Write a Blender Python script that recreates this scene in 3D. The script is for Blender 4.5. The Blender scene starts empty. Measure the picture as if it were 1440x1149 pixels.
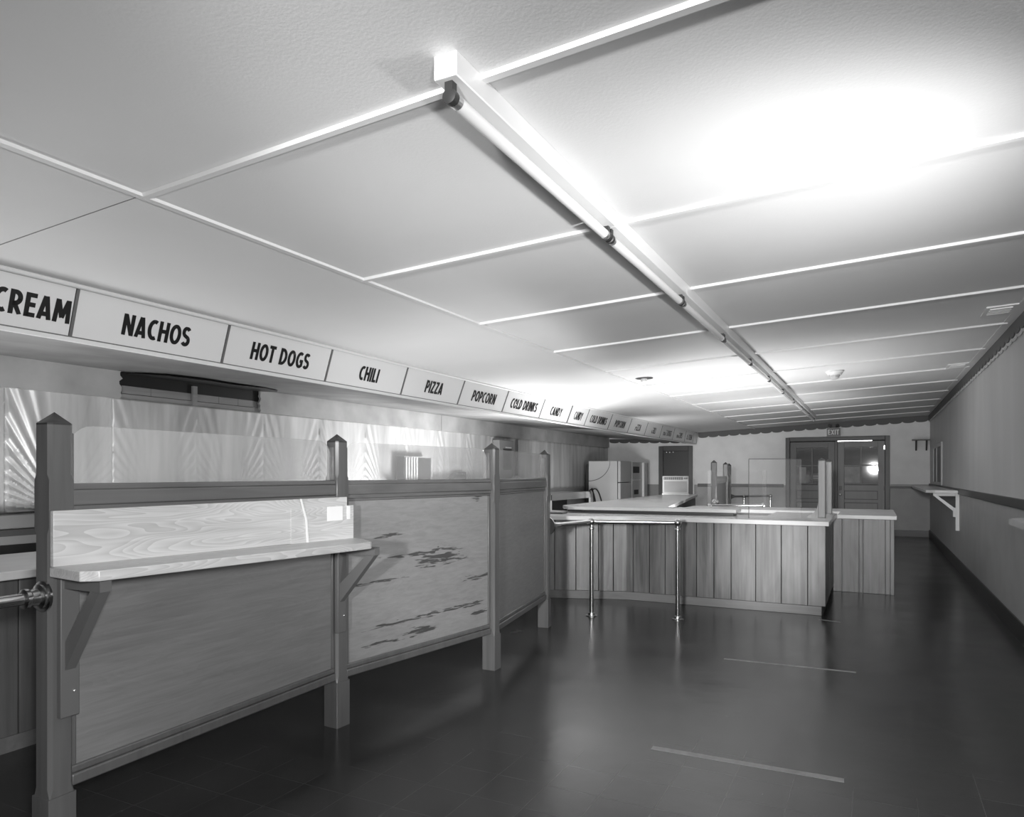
import bpy, bmesh, math, random
from mathutils import Vector, Matrix
random.seed(7)
S = bpy.context.scene
C = S.collection

# ------------------------------------------------------------------ camera
H_CAM = 1.32
THETA = math.atan(510 / 1000.0)
cam_d = bpy.data.cameras.new('camera')
cam = bpy.data.objects.new('camera', cam_d); C.objects.link(cam)
cam.location = (0, 0, H_CAM)
cam.rotation_euler = (math.pi / 2, 0, THETA)
cam_d.sensor_fit = 'HORIZONTAL'; cam_d.sensor_width = 36; cam_d.lens = 25.0
cam_d.shift_y = 92.5 / 1440
cam_d.clip_start = 0.02; cam_d.clip_end = 100
S.camera = cam

# ------------------------------------------------------------------ world, exposure, photographer's lamps and added fill lamps
w = bpy.data.worlds.new('world'); S.world = w; w.use_nodes = True
w.node_tree.nodes['Background'].inputs[0].default_value = (1, 1, 1, 1)
w.node_tree.nodes['Background'].inputs[1].default_value = 0.02
S.view_settings.view_transform = 'Standard'; S.view_settings.look = 'None'
S.view_settings.gamma = 1; S.view_settings.use_curve_mapping = False
S.view_settings.exposure = 0.0

def lamp(name, kind, loc, power, target=None, size=0.1, spot=None, blend=0.5):
    l = bpy.data.lights.new(name, kind)
    o = bpy.data.objects.new(name, l); C.objects.link(o); o.location = loc
    l.energy = power
    if kind == 'AREA':
        l.shape = 'DISK'; l.size = size
    else:
        l.shadow_soft_size = size
    if kind == 'SPOT':
        l.spot_size = math.radians(spot); l.spot_blend = blend
    if target is not None:
        o.rotation_euler = (Vector(target) - Vector(loc)).to_track_quat('-Z', 'Y').to_euler()
    return o

lamp('strobe_right', 'SPOT', (0.62, 2.45, 1.30), 205, (-1.5, 3.8, 2.5), 0.05, 120, 1.0)
lamp('strobe_camera', 'SPOT', (-0.02, -3.0, 1.60), 1750, (-0.9, 7, 1.25), 0.15, 42, 0.5)
lamp('fill_left', 'SPOT', (0.30, -0.10, 1.50), 390, (-2.5, 2.1, 0.95), 0.14, 84, 0.9)  # added fill lamp for the near partition and sign
lamp('fill_counter', 'SPOT', (0.05, -0.10, 1.55), 1900, (-0.95, 7.25, 0.50), 0.10, 11, 1.0)  # narrow spot added to make a bright pool on the counter boards
lamp('strobe_kitchen', 'SPOT', (-4.1, 9.0, 0.70), 520, (-4.9, 8.8, 2.2), 0.35, 150, 0.9)
lamp('strobe_kitchen_near', 'POINT', (-4.75, 2.5, 0.60), 90, None, 0.22)
lamp('fill_lane', 'SPOT', (-2.95, 4.8, 0.35), 105, (-2.75, 5.3, 2.4), 0.25, 125, 1.0)  # added unseen lamp, brightens the ceiling beside the sign
lamp('fill_well', 'SPOT', (-1.6, 8.55, 0.45), 280, (-1.6, 8.5, 2.5), 0.30, 165, 1.0)  # added upward fill for the far ceiling, unseen inside the counter
lamp('strobe_far', 'SPOT', (-0.9, 10.9, 0.45), 190, (-2.6, 12.6, 2.3), 0.30, 150, 1.0)
lamp('fill_fridge', 'SPOT', (-4.2, 11.6, 0.90), 220, (-4.6, 15.5, 1.9), 0.25, 140, 1.0)  # added unseen lamp to lift the refrigerator side

# ------------------------------------------------------------------ materials (all neutral grey: the photograph is black and white)
def new_mat(name):
    m = bpy.data.materials.new(name); m.use_nodes = True
    return m, m.node_tree, m.node_tree.nodes['Principled BSDF']
def g3(v): return (v, v, v, 1)
def plain(name, v, rough=0.5, metal=0.0, bump=0.0, bscale=60, mottle=0.0, mscale=3.0, spec=0.5, stretch=(1, 1, 1)):
    m, t, b = new_mat(name)
    b.inputs['Base Color'].default_value = g3(v)
    b.inputs['Roughness'].default_value = rough
    b.inputs['Metallic'].default_value = metal
    b.inputs['Specular IOR Level'].default_value = spec
    tc = t.nodes.new('ShaderNodeTexCoord')
    mp = t.nodes.new('ShaderNodeMapping'); mp.inputs['Scale'].default_value = stretch
    t.links.new(tc.outputs['Object'], mp.inputs[0])
    if mottle:
        n = t.nodes.new('ShaderNodeTexNoise'); n.inputs['Scale'].default_value = mscale; n.inputs['Detail'].default_value = 5
        t.links.new(mp.outputs[0], n.inputs['Vector'])
        r = t.nodes.new('ShaderNodeMapRange')
        r.inputs['From Min'].default_value = 0.3; r.inputs['From Max'].default_value = 0.7
        r.inputs['To Min'].default_value = v * (1 - mottle); r.inputs['To Max'].default_value = v * (1 + mottle)
        t.links.new(n.outputs['Fac'], r.inputs['Value']); t.links.new(r.outputs[0], b.inputs['Base Color'])
    if bump:
        n2 = t.nodes.new('ShaderNodeTexNoise'); n2.inputs['Scale'].default_value = bscale; n2.inputs['Detail'].default_value = 4
        t.links.new(mp.outputs[0], n2.inputs['Vector'])
        bp = t.nodes.new('ShaderNodeBump'); bp.inputs['Strength'].default_value = bump; bp.inputs['Distance'].default_value = 0.01
        t.links.new(n2.outputs['Fac'], bp.inputs['Height']); t.links.new(bp.outputs[0], b.inputs['Normal'])
    return m

def wood(name, v, axis='Y', contrast=0.35, rough=0.4, fine=40, coarse=4, stains=None, stain_v=0.02, wave=0.0, knots=False):
    """grain running along `axis`; stains: list of (y, z, half width, half height) on an X-facing board"""
    m, t, b = new_mat(name); L = t.links.new; N = t.nodes.new
    tc = N('ShaderNodeTexCoord')
    mp = N('ShaderNodeMapping')
    sc = {'X': (0.05, 1, 1), 'Y': (1, 0.05, 1), 'Z': (1, 1, 0.05)}[axis]
    mp.inputs['Scale'].default_value = sc
    L(tc.outputs['Object'], mp.inputs[0])
    n1 = N('ShaderNodeTexNoise'); n1.inputs['Scale'].default_value = fine; n1.inputs['Detail'].default_value = 6; n1.inputs['Distortion'].default_value = 0.6
    L(mp.outputs[0], n1.inputs['Vector'])
    mp2 = N('ShaderNodeMapping'); sc2 = {'X': (0.25, 1, 1), 'Y': (1, 0.25, 1), 'Z': (1, 1, 0.25)}[axis]
    mp2.inputs['Scale'].default_value = sc2; L(tc.outputs['Object'], mp2.inputs[0])
    n2 = N('ShaderNodeTexNoise'); n2.inputs['Scale'].default_value = coarse; n2.inputs['Detail'].default_value = 4; n2.inputs['Distortion'].default_value = 1.0
    L(mp2.outputs[0], n2.inputs['Vector'])
    add = N('ShaderNodeMath'); add.operation = 'ADD'; L(n1.outputs['Fac'], add.inputs[0]); L(n2.outputs['Fac'], add.inputs[1])
    last = add.outputs[0]
    if wave:
        mpw = N('ShaderNodeMapping'); mpw.inputs['Scale'].default_value = {'X': (0.12, 1, 1), 'Y': (1, 0.12, 1), 'Z': (1, 1, 0.12)}[axis]
        L(tc.outputs['Object'], mpw.inputs[0])
        nw = N('ShaderNodeTexNoise'); nw.inputs['Scale'].default_value = 7; nw.inputs['Detail'].default_value = 2; nw.inputs['Distortion'].default_value = 0.4
        L(mpw.outputs[0], nw.inputs['Vector'])
        mu = N('ShaderNodeMath'); mu.operation = 'MULTIPLY'; mu.inputs[1].default_value = 40.0; L(nw.outputs['Fac'], mu.inputs[0])
        sn = N('ShaderNodeMath'); sn.operation = 'FRACT'; L(mu.outputs[0], sn.inputs[0])
        sm = N('ShaderNodeMath'); sm.operation = 'MULTIPLY'; sm.inputs[1].default_value = wave; L(sn.outputs[0], sm.inputs[0])
        ad = N('ShaderNodeMath'); ad.operation = 'ADD'; L(last, ad.inputs[0]); L(sm.outputs[0], ad.inputs[1]); last = ad.outputs[0]
    r = N('ShaderNodeMapRange'); r.inputs['From Min'].default_value = 0.65; r.inputs['From Max'].default_value = 1.35 + wave
    r.inputs['To Min'].default_value = v * (1 - contrast); r.inputs['To Max'].default_value = v * (1 + contrast)
    L(last, r.inputs['Value']); col = r.outputs[0]
    if stains:
        sep = N('ShaderNodeSeparateXYZ'); L(tc.outputs['Object'], sep.inputs[0])
        mps = N('ShaderNodeMapping'); mps.inputs['Scale'].default_value = (1, 0.06, 1.5); L(tc.outputs['Object'], mps.inputs[0])
        ns = N('ShaderNodeTexNoise'); ns.inputs['Scale'].default_value = 55; ns.inputs['Detail'].default_value = 4; ns.inputs['Distortion'].default_value = 0.5; L(mps.outputs[0], ns.inputs['Vector'])
        mask = None
        def M(op, a, bb):
            k = N('ShaderNodeMath'); k.operation = op
            for i, q in enumerate((a, bb)):
                if isinstance(q, (int, float)): k.inputs[i].default_value = q
                else: L(q, k.inputs[i])
            return k.outputs[0]
        for (y, z, ry, rz) in stains:
            dy = M('DIVIDE', M('SUBTRACT', sep.outputs['Y'], y), ry); dz = M('DIVIDE', M('SUBTRACT', sep.outputs['Z'], z), rz)
            d = M('SUBTRACT', 1.0, M('ADD', M('MULTIPLY', dy, dy), M('MULTIPLY', dz, dz)))
            mask = d if mask is None else M('MAXIMUM', mask, d)
        f = M('ADD', M('MAXIMUM', M('MULTIPLY', M('MINIMUM', mask, 0.8), 1.3), -4.0), M('MULTIPLY', M('SUBTRACT', ns.outputs['Fac'], 0.56), 8.0))
        rr = N('ShaderNodeMapRange'); rr.inputs['From Min'].default_value = -0.1; rr.inputs['From Max'].default_value = 0.5
        L(f, rr.inputs['Value'])
        rr2 = M('MULTIPLY', rr.outputs[0], 0.8)
        mx = N('ShaderNodeMix'); mx.data_type = 'FLOAT'; L(rr2, mx.inputs[0]); L(col, mx.inputs[2]); mx.inputs[3].default_value = stain_v
        col = mx.outputs[0]
    L(col, b.inputs['Base Color'])
    b.inputs['Roughness'].default_value = rough
    bp = N('ShaderNodeBump'); bp.inputs['Strength'].default_value = 0.12; bp.inputs['Distance'].default_value = 0.004
    L(last, bp.inputs['Height']); L(bp.outputs[0], b.inputs['Normal'])
    return m

def planks(name, v, contrast=0.3, vary=0.35, cell=9.0):
    """upright boards: vertical grain plus a different tone per board (by position along X)"""
    m = wood(name, v, 'Z', contrast, 0.38, 30, 3)
    return m

def emit(name, s):
    m, t, b = new_mat(name)
    b.inputs['Base Color'].default_value = g3(0.8); b.inputs['Emission Color'].default_value = g3(1); b.inputs['Emission Strength'].default_value = s
    return m

def clear_sheet(name, haze=0.10, gloss=0.5):
    m, t, b = new_mat(name); N = t.nodes.new; L = t.links.new
    out = t.nodes['Material Output']
    tr = N('ShaderNodeBsdfTransparent'); tr.inputs[0].default_value = g3(0.99)
    gl = N('ShaderNodeBsdfGlossy'); gl.inputs['Roughness'].default_value = 0.04
    df = N('ShaderNodeBsdfDiffuse'); df.inputs[0].default_value = g3(0.92)
    fr = N('ShaderNodeFresnel'); fr.inputs['IOR'].default_value = 1.45
    fm = N('ShaderNodeMath'); fm.operation = 'MULTIPLY'; fm.inputs[1].default_value = gloss; L(fr.outputs[0], fm.inputs[0])
    m1 = N('ShaderNodeMixShader'); L(fm.outputs[0], m1.inputs[0]); L(tr.outputs[0], m1.inputs[1]); L(gl.outputs[0], m1.inputs[2])
    tc = N('ShaderNodeTexCoord'); n = N('ShaderNodeTexNoise'); n.inputs['Scale'].default_value = 3; n.inputs['Detail'].default_value = 5
    L(tc.outputs['Object'], n.inputs['Vector'])
    r = N('ShaderNodeMapRange'); r.inputs['To Min'].default_value = haze * 0.5; r.inputs['To Max'].default_value = haze * 1.5
    L(n.outputs['Fac'], r.inputs['Value'])
    m2 = N('ShaderNodeMixShader'); L(r.outputs[0], m2.inputs[0]); L(m1.outputs[0], m2.inputs[1]); L(df.outputs[0], m2.inputs[2])
    L(m2.outputs[0], out.inputs['Surface'])
    return m

def floor_mat():
    m, t, b = new_mat('dark_tile'); N = t.nodes.new; L = t.links.new
    tc = N('ShaderNodeTexCoord')
    br = N('ShaderNodeTexBrick'); br.offset = 0.0; br.squash = 1.0
    br.inputs['Scale'].default_value = 1.0; br.inputs['Brick Width'].default_value = 0.232; br.inputs['Row Height'].default_value = 0.229
    br.inputs['Mortar Size'].default_value = 0.0014; br.inputs['Mortar Smooth'].default_value = 0.3
    br.inputs['Color1'].default_value = g3(0.028); br.inputs['Color2'].default_value = g3(0.033); br.inputs['Mortar'].default_value = g3(0.058)
    mpf = N('ShaderNodeMapping'); mpf.inputs['Location'].default_value = (2.40 + 0.232 * 20, -2.07 + 0.229 * 40, 0); L(tc.outputs['Object'], mpf.inputs[0]); L(mpf.outputs[0], br.inputs['Vector'])
    n = N('ShaderNodeTexNoise'); n.inputs['Scale'].default_value = 1.6; n.inputs['Detail'].default_value = 8; L(tc.outputs['Object'], n.inputs['Vector'])
    r = N('ShaderNodeMapRange'); r.inputs['From Min'].default_value = 0.3; r.inputs['From Max'].default_value = 0.7; r.inputs['To Min'].default_value = 0.78; r.inputs['To Max'].default_value = 1.2
    L(n.outputs['Fac'], r.inputs['Value'])
    mx = N('ShaderNodeMix'); mx.data_type = 'RGBA'; mx.blend_type = 'MULTIPLY'; mx.inputs[0].default_value = 1.0
    L(br.outputs['Color'], mx.inputs[6]); L(r.outputs[0], mx.inputs[7])
    # scuffs
    v = N('ShaderNodeTexNoise'); v.inputs['Scale'].default_value = 55; v.inputs['Detail'].default_value = 2; L(tc.outputs['Object'], v.inputs['Vector'])
    rs = N('ShaderNodeMapRange'); rs.inputs['From Min'].default_value = 0.76; rs.inputs['From Max'].default_value = 0.80; rs.inputs['To Max'].default_value = 0.5
    L(v.outputs['Fac'], rs.inputs['Value'])
    mx2 = N('ShaderNodeMix'); mx2.data_type = 'RGBA'; L(rs.outputs[0], mx2.inputs[0]); L(mx.outputs[2], mx2.inputs[6]); mx2.inputs[7].default_value = g3(0.3)
    L(mx2.outputs[2], b.inputs['Base Color'])
    r2 = N('ShaderNodeMapRange'); r2.inputs['To Min'].default_value = 0.13; r2.inputs['To Max'].default_value = 0.33; L(n.outputs['Fac'], r2.inputs['Value'])
    L(r2.outputs[0], b.inputs['Roughness'])
    b.inputs['Specular IOR Level'].default_value = 0.42
    n3 = N('ShaderNodeTexNoise'); n3.inputs['Scale'].default_value = 5; n3.inputs['Detail'].default_value = 3; L(tc.outputs['Object'], n3.inputs['Vector'])
    bp = N('ShaderNodeBump'); bp.inputs['Strength'].default_value = 0.14; bp.inputs['Distance'].default_value = 0.012
    L(n3.outputs['Fac'], bp.inputs['Height']); L(bp.outputs[0], b.inputs['Normal'])
    return m

MT = dict(
    floor=floor_mat(),
    ceiling=plain('ceiling_paint', 0.70, 0.6, bump=0.07, bscale=90, mottle=0.03, mscale=1.2),
    batten=plain('batten_paint', 0.72, 0.5),
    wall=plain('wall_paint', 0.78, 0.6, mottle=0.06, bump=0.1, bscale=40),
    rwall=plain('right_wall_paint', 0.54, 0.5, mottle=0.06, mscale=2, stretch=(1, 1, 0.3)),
    wains=plain('wainscot_paint', 0.30, 0.45, mottle=0.10, mscale=3),
    rwains=plain('right_wainscot_paint', 0.36, 0.45, mottle=0.08, mscale=3),
    dark_trim=plain('dark_trim_paint', 0.03, 0.4),
    valance=plain('valance_paint', 0.10, 0.6),
    braid=plain('braid_edge', 0.60, 0.7),
    steel=plain('stainless_sheet', 0.56, 0.50, metal=0.40, mottle=0.22, mscale=7, stretch=(1, 1, 0.12), bump=0.10, bscale=9),
    steel_dull=plain('dull_sheet_metal', 0.25, 0.5, metal=0.35, mottle=0.22, mscale=2.2, bump=0.3, bscale=2.0),
    cove_metal=plain('cove_sheet_metal', 0.38, 0.5, metal=0.25, mottle=0.22, mscale=2.2, bump=0.3, bscale=2.0),
    steel_bright=plain('bright_steel', 0.75, 0.25, metal=0.9),
    brass=plain('polished_pipe', 0.62, 0.20, metal=1.0, bump=0.02, bscale=200),
    laminate=wood('oak_laminate', 0.52, 'Y', 0.30, 0.35, 34, 4, wave=0.5),
    panel=wood('plywood_panel', 0.180, 'Y', 0.22, 0.35, 60, 2.2, wave=0.12),
    panel_stained=wood('plywood_panel_delaminated', 0.165, 'Y', 0.20, 0.35, 22, 2.2,
        stains=[]),
    post=wood('pine_post', 0.10, 'Z', 0.22, 0.32, 30, 3),
    pale_post=wood('pale_post_wood', 0.27, 'Z', 0.2, 0.4, 30, 3),
    rail=wood('pine_rail', 0.120, 'Y', 0.22, 0.32, 30, 3),
    cap=plain('dark_cap', 0.035, 0.4),
    bracket=plain('bracket_paint', 0.11, 0.5),
    plank=wood('counter_plank', 0.150, 'Z', 0.48, 0.36, 26, 5),
    plank_dark=wood('counter_plank_dark', 0.11, 'Z', 0.35, 0.4, 26, 3),
    base=wood('counter_base', 0.15, 'X', 0.2, 0.4, 26, 3),
    gap=plain('joint_black', 0.01, 0.9),
    top=plain('counter_laminate', 0.58, 0.25, mottle=0.05, mscale=5),
    white=plain('white_enamel', 0.74, 0.35),
    tube=plain('tube_glass', 0.78, 0.25),
    socket=plain('dark_socket', 0.03, 0.4),
    sign=plain('sign_acrylic', 0.74, 0.35),
    letter=plain('black_vinyl', 0.008, 0.4),
    frame=plain('sign_frame', 0.20, 0.4, metal=0.4),
    black=plain('black', 0.006, 0.5),
    dark=plain('dark_paint', 0.06, 0.4),
    door_l=wood('left_leaf_paint', 0.095, 'Z', 0.12, 0.4, 20, 3),
    door_r=wood('right_leaf_paint', 0.155, 'Z', 0.10, 0.4, 20, 3),
    backing=wood('boarded_pane', 0.055, 'X', 0.6, 0.35, 14, 3),
    paper=plain('paper', 0.40, 0.7, mottle=0.15, mscale=8),
    fridge=plain('fridge_enamel', 0.46, 0.35, mottle=0.03),
    ac=plain('ac_plastic', 0.36, 0.5),
    grille=plain('ac_grille', 0.19, 0.6),
    tape=plain('floor_tape', 0.24, 0.5, mottle=0.15, mscale=12),
    sticker=plain('white_sticker', 0.80, 0.6),
    clear=clear_sheet('clear_acrylic', 0.10),
    clear2=clear_sheet('clear_acrylic_clean', 0.05),
    clear3=clear_sheet('clear_acrylic_bare', 0.008, 0.3),
    edge=plain('acrylic_edge', 0.10, 0.2),
    daylight=emit('daylight_gap', 6.0),
    lath=wood('old_lath', 0.22, 'Y', 0.25, 0.6, 20, 3),
    glass=None,
)
def glass_dark():
    m, t, b = new_mat('pane_glass')
    N = t.nodes.new; L = t.links.new; out = t.nodes['Material Output']
    tr = N('ShaderNodeBsdfTransparent'); tr.inputs[0].default_value = g3(0.9)
    gl = N('ShaderNodeBsdfGlossy'); gl.inputs['Roughness'].default_value = 0.03
    mx = N('ShaderNodeMixShader'); mx.inputs[0].default_value = 0.05
    L(tr.outputs[0], mx.inputs[1]); L(gl.outputs[0], mx.inputs[2]); L(mx.outputs[0], out.inputs['Surface'])
    return m
MT['glass'] = glass_dark()

# ------------------------------------------------------------------ mesh helpers
class MB:
    def __init__(s): s.v = []; s.f = []; s.sm = []
    def add(s, vs, fs, smooth=False):
        o = len(s.v); s.v += [tuple(p) for p in vs]; s.f += [tuple(i + o for i in q) for q in fs]; s.sm += [smooth] * len(fs); return s
    def box(s, x0, x1, y0, y1, z0, z1):
        return s.add([(x0,y0,z0),(x1,y0,z0),(x1,y1,z0),(x0,y1,z0),(x0,y0,z1),(x1,y0,z1),(x1,y1,z1),(x0,y1,z1)],
                     [(0,3,2,1),(4,5,6,7),(0,1,5,4),(1,2,6,5),(2,3,7,6),(3,0,4,7)])
    def obox(s, o, a, b, c):
        """box from corner o with edge vectors a, b, c (right handed)"""
        o, a, b, c = map(Vector, (o, a, b, c))
        vs = [o, o+a, o+a+b, o+b, o+c, o+a+c, o+a+b+c, o+b+c]
        return s.add(vs, [(0,3,2,1),(4,5,6,7),(0,1,5,4),(1,2,6,5),(2,3,7,6),(3,0,4,7)])
    def prism(s, poly, z0, z1):
        """horizontal polygon (x, y) counter-clockwise extruded in z"""
        n = len(poly)
        vs = [(x, y, z0) for x, y in poly] + [(x, y, z1) for x, y in poly]
        fs = [tuple(range(n))[::-1], tuple(range(n, 2*n))] + [(i, (i+1) % n, n+(i+1) % n, n+i) for i in range(n)]
        return s.add(vs, fs)
    def extr(s, pts, d):
        """planar 3D polygon extruded by vector d"""
        d = Vector(d); pts = [Vector(p) for p in pts]; n = len(pts)
        return s.add(pts + [p + d for p in pts], [tuple(range(n))[::-1], tuple(range(n, 2*n))] + [(i, (i+1) % n, n+(i+1) % n, n+i) for i in range(n)])
    def cyl(s, a, b, r, r2=None, seg=20, caps=True):
        a, b = Vector(a), Vector(b); r2 = r if r2 is None else r2
        d = (b - a).normalized(); u = d.orthogonal().normalized(); v = d.cross(u)
        vs = []; 
        for p, rr in ((a, r), (b, r2)):
            for i in range(seg):
                t = 2 * math.pi * i / seg; vs.append(p + rr * (math.cos(t) * u + math.sin(t) * v))
        s.add(vs, [(i, (i+1) % seg, seg + (i+1) % seg, seg + i) for i in range(seg)], True)
        if caps: s.add(vs, [tuple(range(seg))[::-1], tuple(range(seg, 2*seg))])
        return s
    def lathe(s, o, axis, prof, seg=24):
        """prof: (distance along axis, radius)"""
        o = Vector(o); d = Vector(axis).normalized(); u = d.orthogonal().normalized(); v = d.cross(u)
        vs = []
        for h, r in prof:
            for i in range(seg):
                t = 2 * math.pi * i / seg; vs.append(o + d * h + r * (math.cos(t) * u + math.sin(t) * v))
        fs = []
        for k in range(len(prof) - 1):
            for i in range(seg): fs.append((k*seg + i, k*seg + (i+1) % seg, (k+1)*seg + (i+1) % seg, (k+1)*seg + i))
        s.add(vs, fs, True)
        return s.add([vs[i] for i in range(seg)] + [vs[(len(prof)-1)*seg + i] for i in range(seg)], [tuple(range(seg))[::-1], tuple(range(seg, 2*seg))])
    def ball(s, c, r, seg=20, rings=12):
        prof = [(-r * math.cos(math.pi * k / rings), max(1e-4, r * math.sin(math.pi * k / rings))) for k in range(rings + 1)]
        return s.lathe(c, (0, 0, 1), prof, seg)
    def tube(s, pts, r, seg=10):
        pts = [Vector(p) for p in pts]; n = len(pts); vs = []; up = None
        for k, p in enumerate(pts):
            d = (pts[min(k+1, n-1)] - pts[max(k-1, 0)]).normalized()
            u = d.orthogonal().normalized() if up is None else (up - d * up.dot(d)).normalized()
            up = u; v = d.cross(u)
            for i in range(seg):
                t = 2*math.pi*i/seg; vs.append(p + r*(math.cos(t)*u + math.sin(t)*v))
        fs = [(k*seg+i, k*seg+(i+1) % seg, (k+1)*seg+(i+1) % seg, (k+1)*seg+i) for k in range(n-1) for i in range(seg)]
        s.add(vs, fs, True)
        return s.add([vs[i] for i in range(seg)] + [vs[(n-1)*seg+i] for i in range(seg)], [tuple(range(seg))[::-1], tuple(range(seg, 2*seg))])
    def build(s, name, mat, parent=None, bevel=0.0, label=None):
        me = bpy.data.meshes.new(name)
        off = Vector((0, 0, 0))
        p = parent
        while p is not None: off += Vector(p.location); p = p.parent
        me.from_pydata([tuple(Vector(v) - off) for v in s.v], [], s.f)
        for i, poly in enumerate(me.polygons): poly.use_smooth = s.sm[i]
        me.materials.append(mat); me.update()
        bm = bmesh.new(); bm.from_mesh(me)
        bmesh.ops.remove_doubles(bm, verts=bm.verts, dist=1e-6)
        bmesh.ops.recalc_face_normals(bm, faces=bm.faces); bm.to_mesh(me); bm.free()
        try: me.set_sharp_from_angle(angle=math.radians(40))
        except Exception: pass
        o = bpy.data.objects.new(name, me); C.objects.link(o)
        if parent is not None: o.parent = parent
        if bevel:
            b = o.modifiers.new('bevel', 'BEVEL'); b.width = bevel; b.segments = 2; b.limit_method = 'ANGLE'; b.angle_limit = math.radians(40)
        if label: o['label'] = label
        return o

def thing(name, loc, label, cat, group=None):
    o = bpy.data.objects.new(name, None); C.objects.link(o); o.location = loc; o.empty_display_size = 0.1
    o['label'] = label; o['category'] = cat
    if group: o['group'] = group
    return o
def tag(o, label, cat, group=None):
    o['label'] = label; o['category'] = cat
    if group: o['group'] = group
    return o
def struct(o): o['kind'] = 'structure'; return o
def copy_tree(o, parent=None):
    c = o.copy(); C.objects.link(c)
    if parent is not None: c.parent = parent
    for ch in list(o.children): copy_tree(ch, c)
    return c

# ------------------------------------------------------------------ room shell
XR, XL, YB, YF = 1.034, -6.08, 17.3, -3.5
ZR = H_CAM + 1.242
def zc(x): return ZR - 0.05 * (XR - x)            # the ceiling falls towards the serving side

struct(MB().box(XL - 0.15, XR + 0.15, YF - 0.15, YB + 0.15, -0.12, 0).build('floor', MT['floor']))
XS = -3.80                                         # where the ceiling meets the sign box
struct(MB().extr([(XR + 0.15, YF - 0.15, zc(XR + 0.15)), (XS - 0.12, YF - 0.15, zc(XS - 0.12)), (XS - 0.12, YF - 0.15, zc(XS - 0.12) + 0.05), (XR + 0.15, YF - 0.15, zc(XR + 0.15) + 0.05)], (0, YB - YF + 0.3, 0)).build('ceiling', MT['ceiling']))
# lower sheet-metal ceiling over the kitchen side, with crumpled sheets
random.seed(3)
b = MB(); ny, nx = 90, 12
for j in range(ny + 1):
    y = YF + (YB - YF) * j / ny
    for i in range(nx + 1):
        x = XL + (-3.93 - XL) * i / nx
        z = 2.25 + (2.075 - 2.25) * i / nx + (0.012 * math.sin(1.9 * y + 2.2 * math.sin(x * 2.3)) * math.sin(math.pi * i / nx)) 
        b.v.append((x, y, z))
for j in range(ny):
    for i in range(nx):
        a = j * (nx + 1) + i; b.f.append((a, a + 1, a + nx + 2, a + nx + 1)); b.sm.append(True)
o = struct(b.build('trim_1', MT['steel_dull'])); sol = o.modifiers.new('thick', 'SOLIDIFY'); sol.thickness = 0.02; sol.offset = 1

# walls
zt = 2.7
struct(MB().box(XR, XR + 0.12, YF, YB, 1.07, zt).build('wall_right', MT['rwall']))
struct(MB().box(XR, XR + 0.12, YF, YB, 0, 1.07).build('wall_right_wainscot', MT['rwains']))
DX0, DX1, DZ = -1.72, 0.20, 2.06                    # double door opening
SX0, SX1, SZ = -4.73, -3.93, 1.98                   # small door opening
def backwall(z0, z1, name, mat):
    b = MB()
    xs = [XL - 0.12, SX0, SX1, DX0, DX1, XR + 0.12]
    for k in (0, 2, 4): b.box(xs[k], xs[k+1], YB, YB + 0.12, z0, z1)
    if z1 > 2: 
        b.box(SX0, SX1, YB, YB + 0.12, SZ, z1); b.box(DX0, DX1, YB, YB + 0.12, DZ, z1)
    return struct(b.build(name, mat))
backwall(1.07, zt, 'wall_back', MT['wall'])
backwall(0, 1.07, 'wall_back_wainscot', MT['wains'])
struct(MB().box(XL - 0.12, XR + 0.12, YF - 0.12, YF, 0, zt).build('wall_front', MT['wall']))
struct(MB().box(XL - 0.14, XL - 0.03, YF, YB, 0, zt).build('wall_left', MT['wains']))

# pressed stainless sheets on the left wall: a fan of folds rising from the foot of each sheet
P0, PW = 3.153 - 0.882 * 6, 0.882
Z0, Z1 = 1.02, 2.005
b = MB()
for k in range(0, 22):
    y0 = P0 + k * PW
    if y0 > YB - 0.05: break
    y1 = min(y0 + PW, YB)
    nu, nv = (96, 96) if k == 6 else (56, 56) if 5 <= k <= 14 else (24, 20)
    base = len(b.v)
    for j in range(nv + 1):
        z = Z0 + (Z1 - Z0) * j / nv
        for i in range(nu + 1):
            y = y0 + (y1 - y0) * i / nu
            u = (y - y0) / PW - 0.5; v = (z - Z0) / (Z1 - Z0) + 0.02
            ang = math.atan2(v * 1.1, abs(u) + 1e-4)
            q = ang / (math.pi / 2) * 12
            fr = q - math.floor(q)
            amp = min(1.0, max(0.0, (abs(u) - 0.06) / 0.34)) ** 1.2
            saw = 0.5 + 0.5 * math.cos(math.pi * ((fr - 0.3) / 0.7 if fr > 0.3 else 1 - fr / 0.3))
            edge = min(1.0, (0.5 - abs(u)) / 0.02)
            x = XL + 0.010 + (0.034 if k == 6 and u < 0 else 0.006 if u > 0 else 0.012) * amp * saw * edge
            b.v.append((x, y, z))
    for j in range(nv):
        for i in range(nu):
            a = base + j * (nu + 1) + i; b.f.append((a, a + 1, a + nu + 2, a + nu + 1)); b.sm.append(True)
    b.box(XL - 0.02, XL + 0.016, y0 - 0.012, y0 + 0.012, Z0, Z1)          # seam cover strip
o = struct(b.build('wall_left_sheets', MT['steel'])); sol = o.modifiers.new('thick', 'SOLIDIFY'); sol.thickness = 0.006; sol.offset = -1

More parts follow.
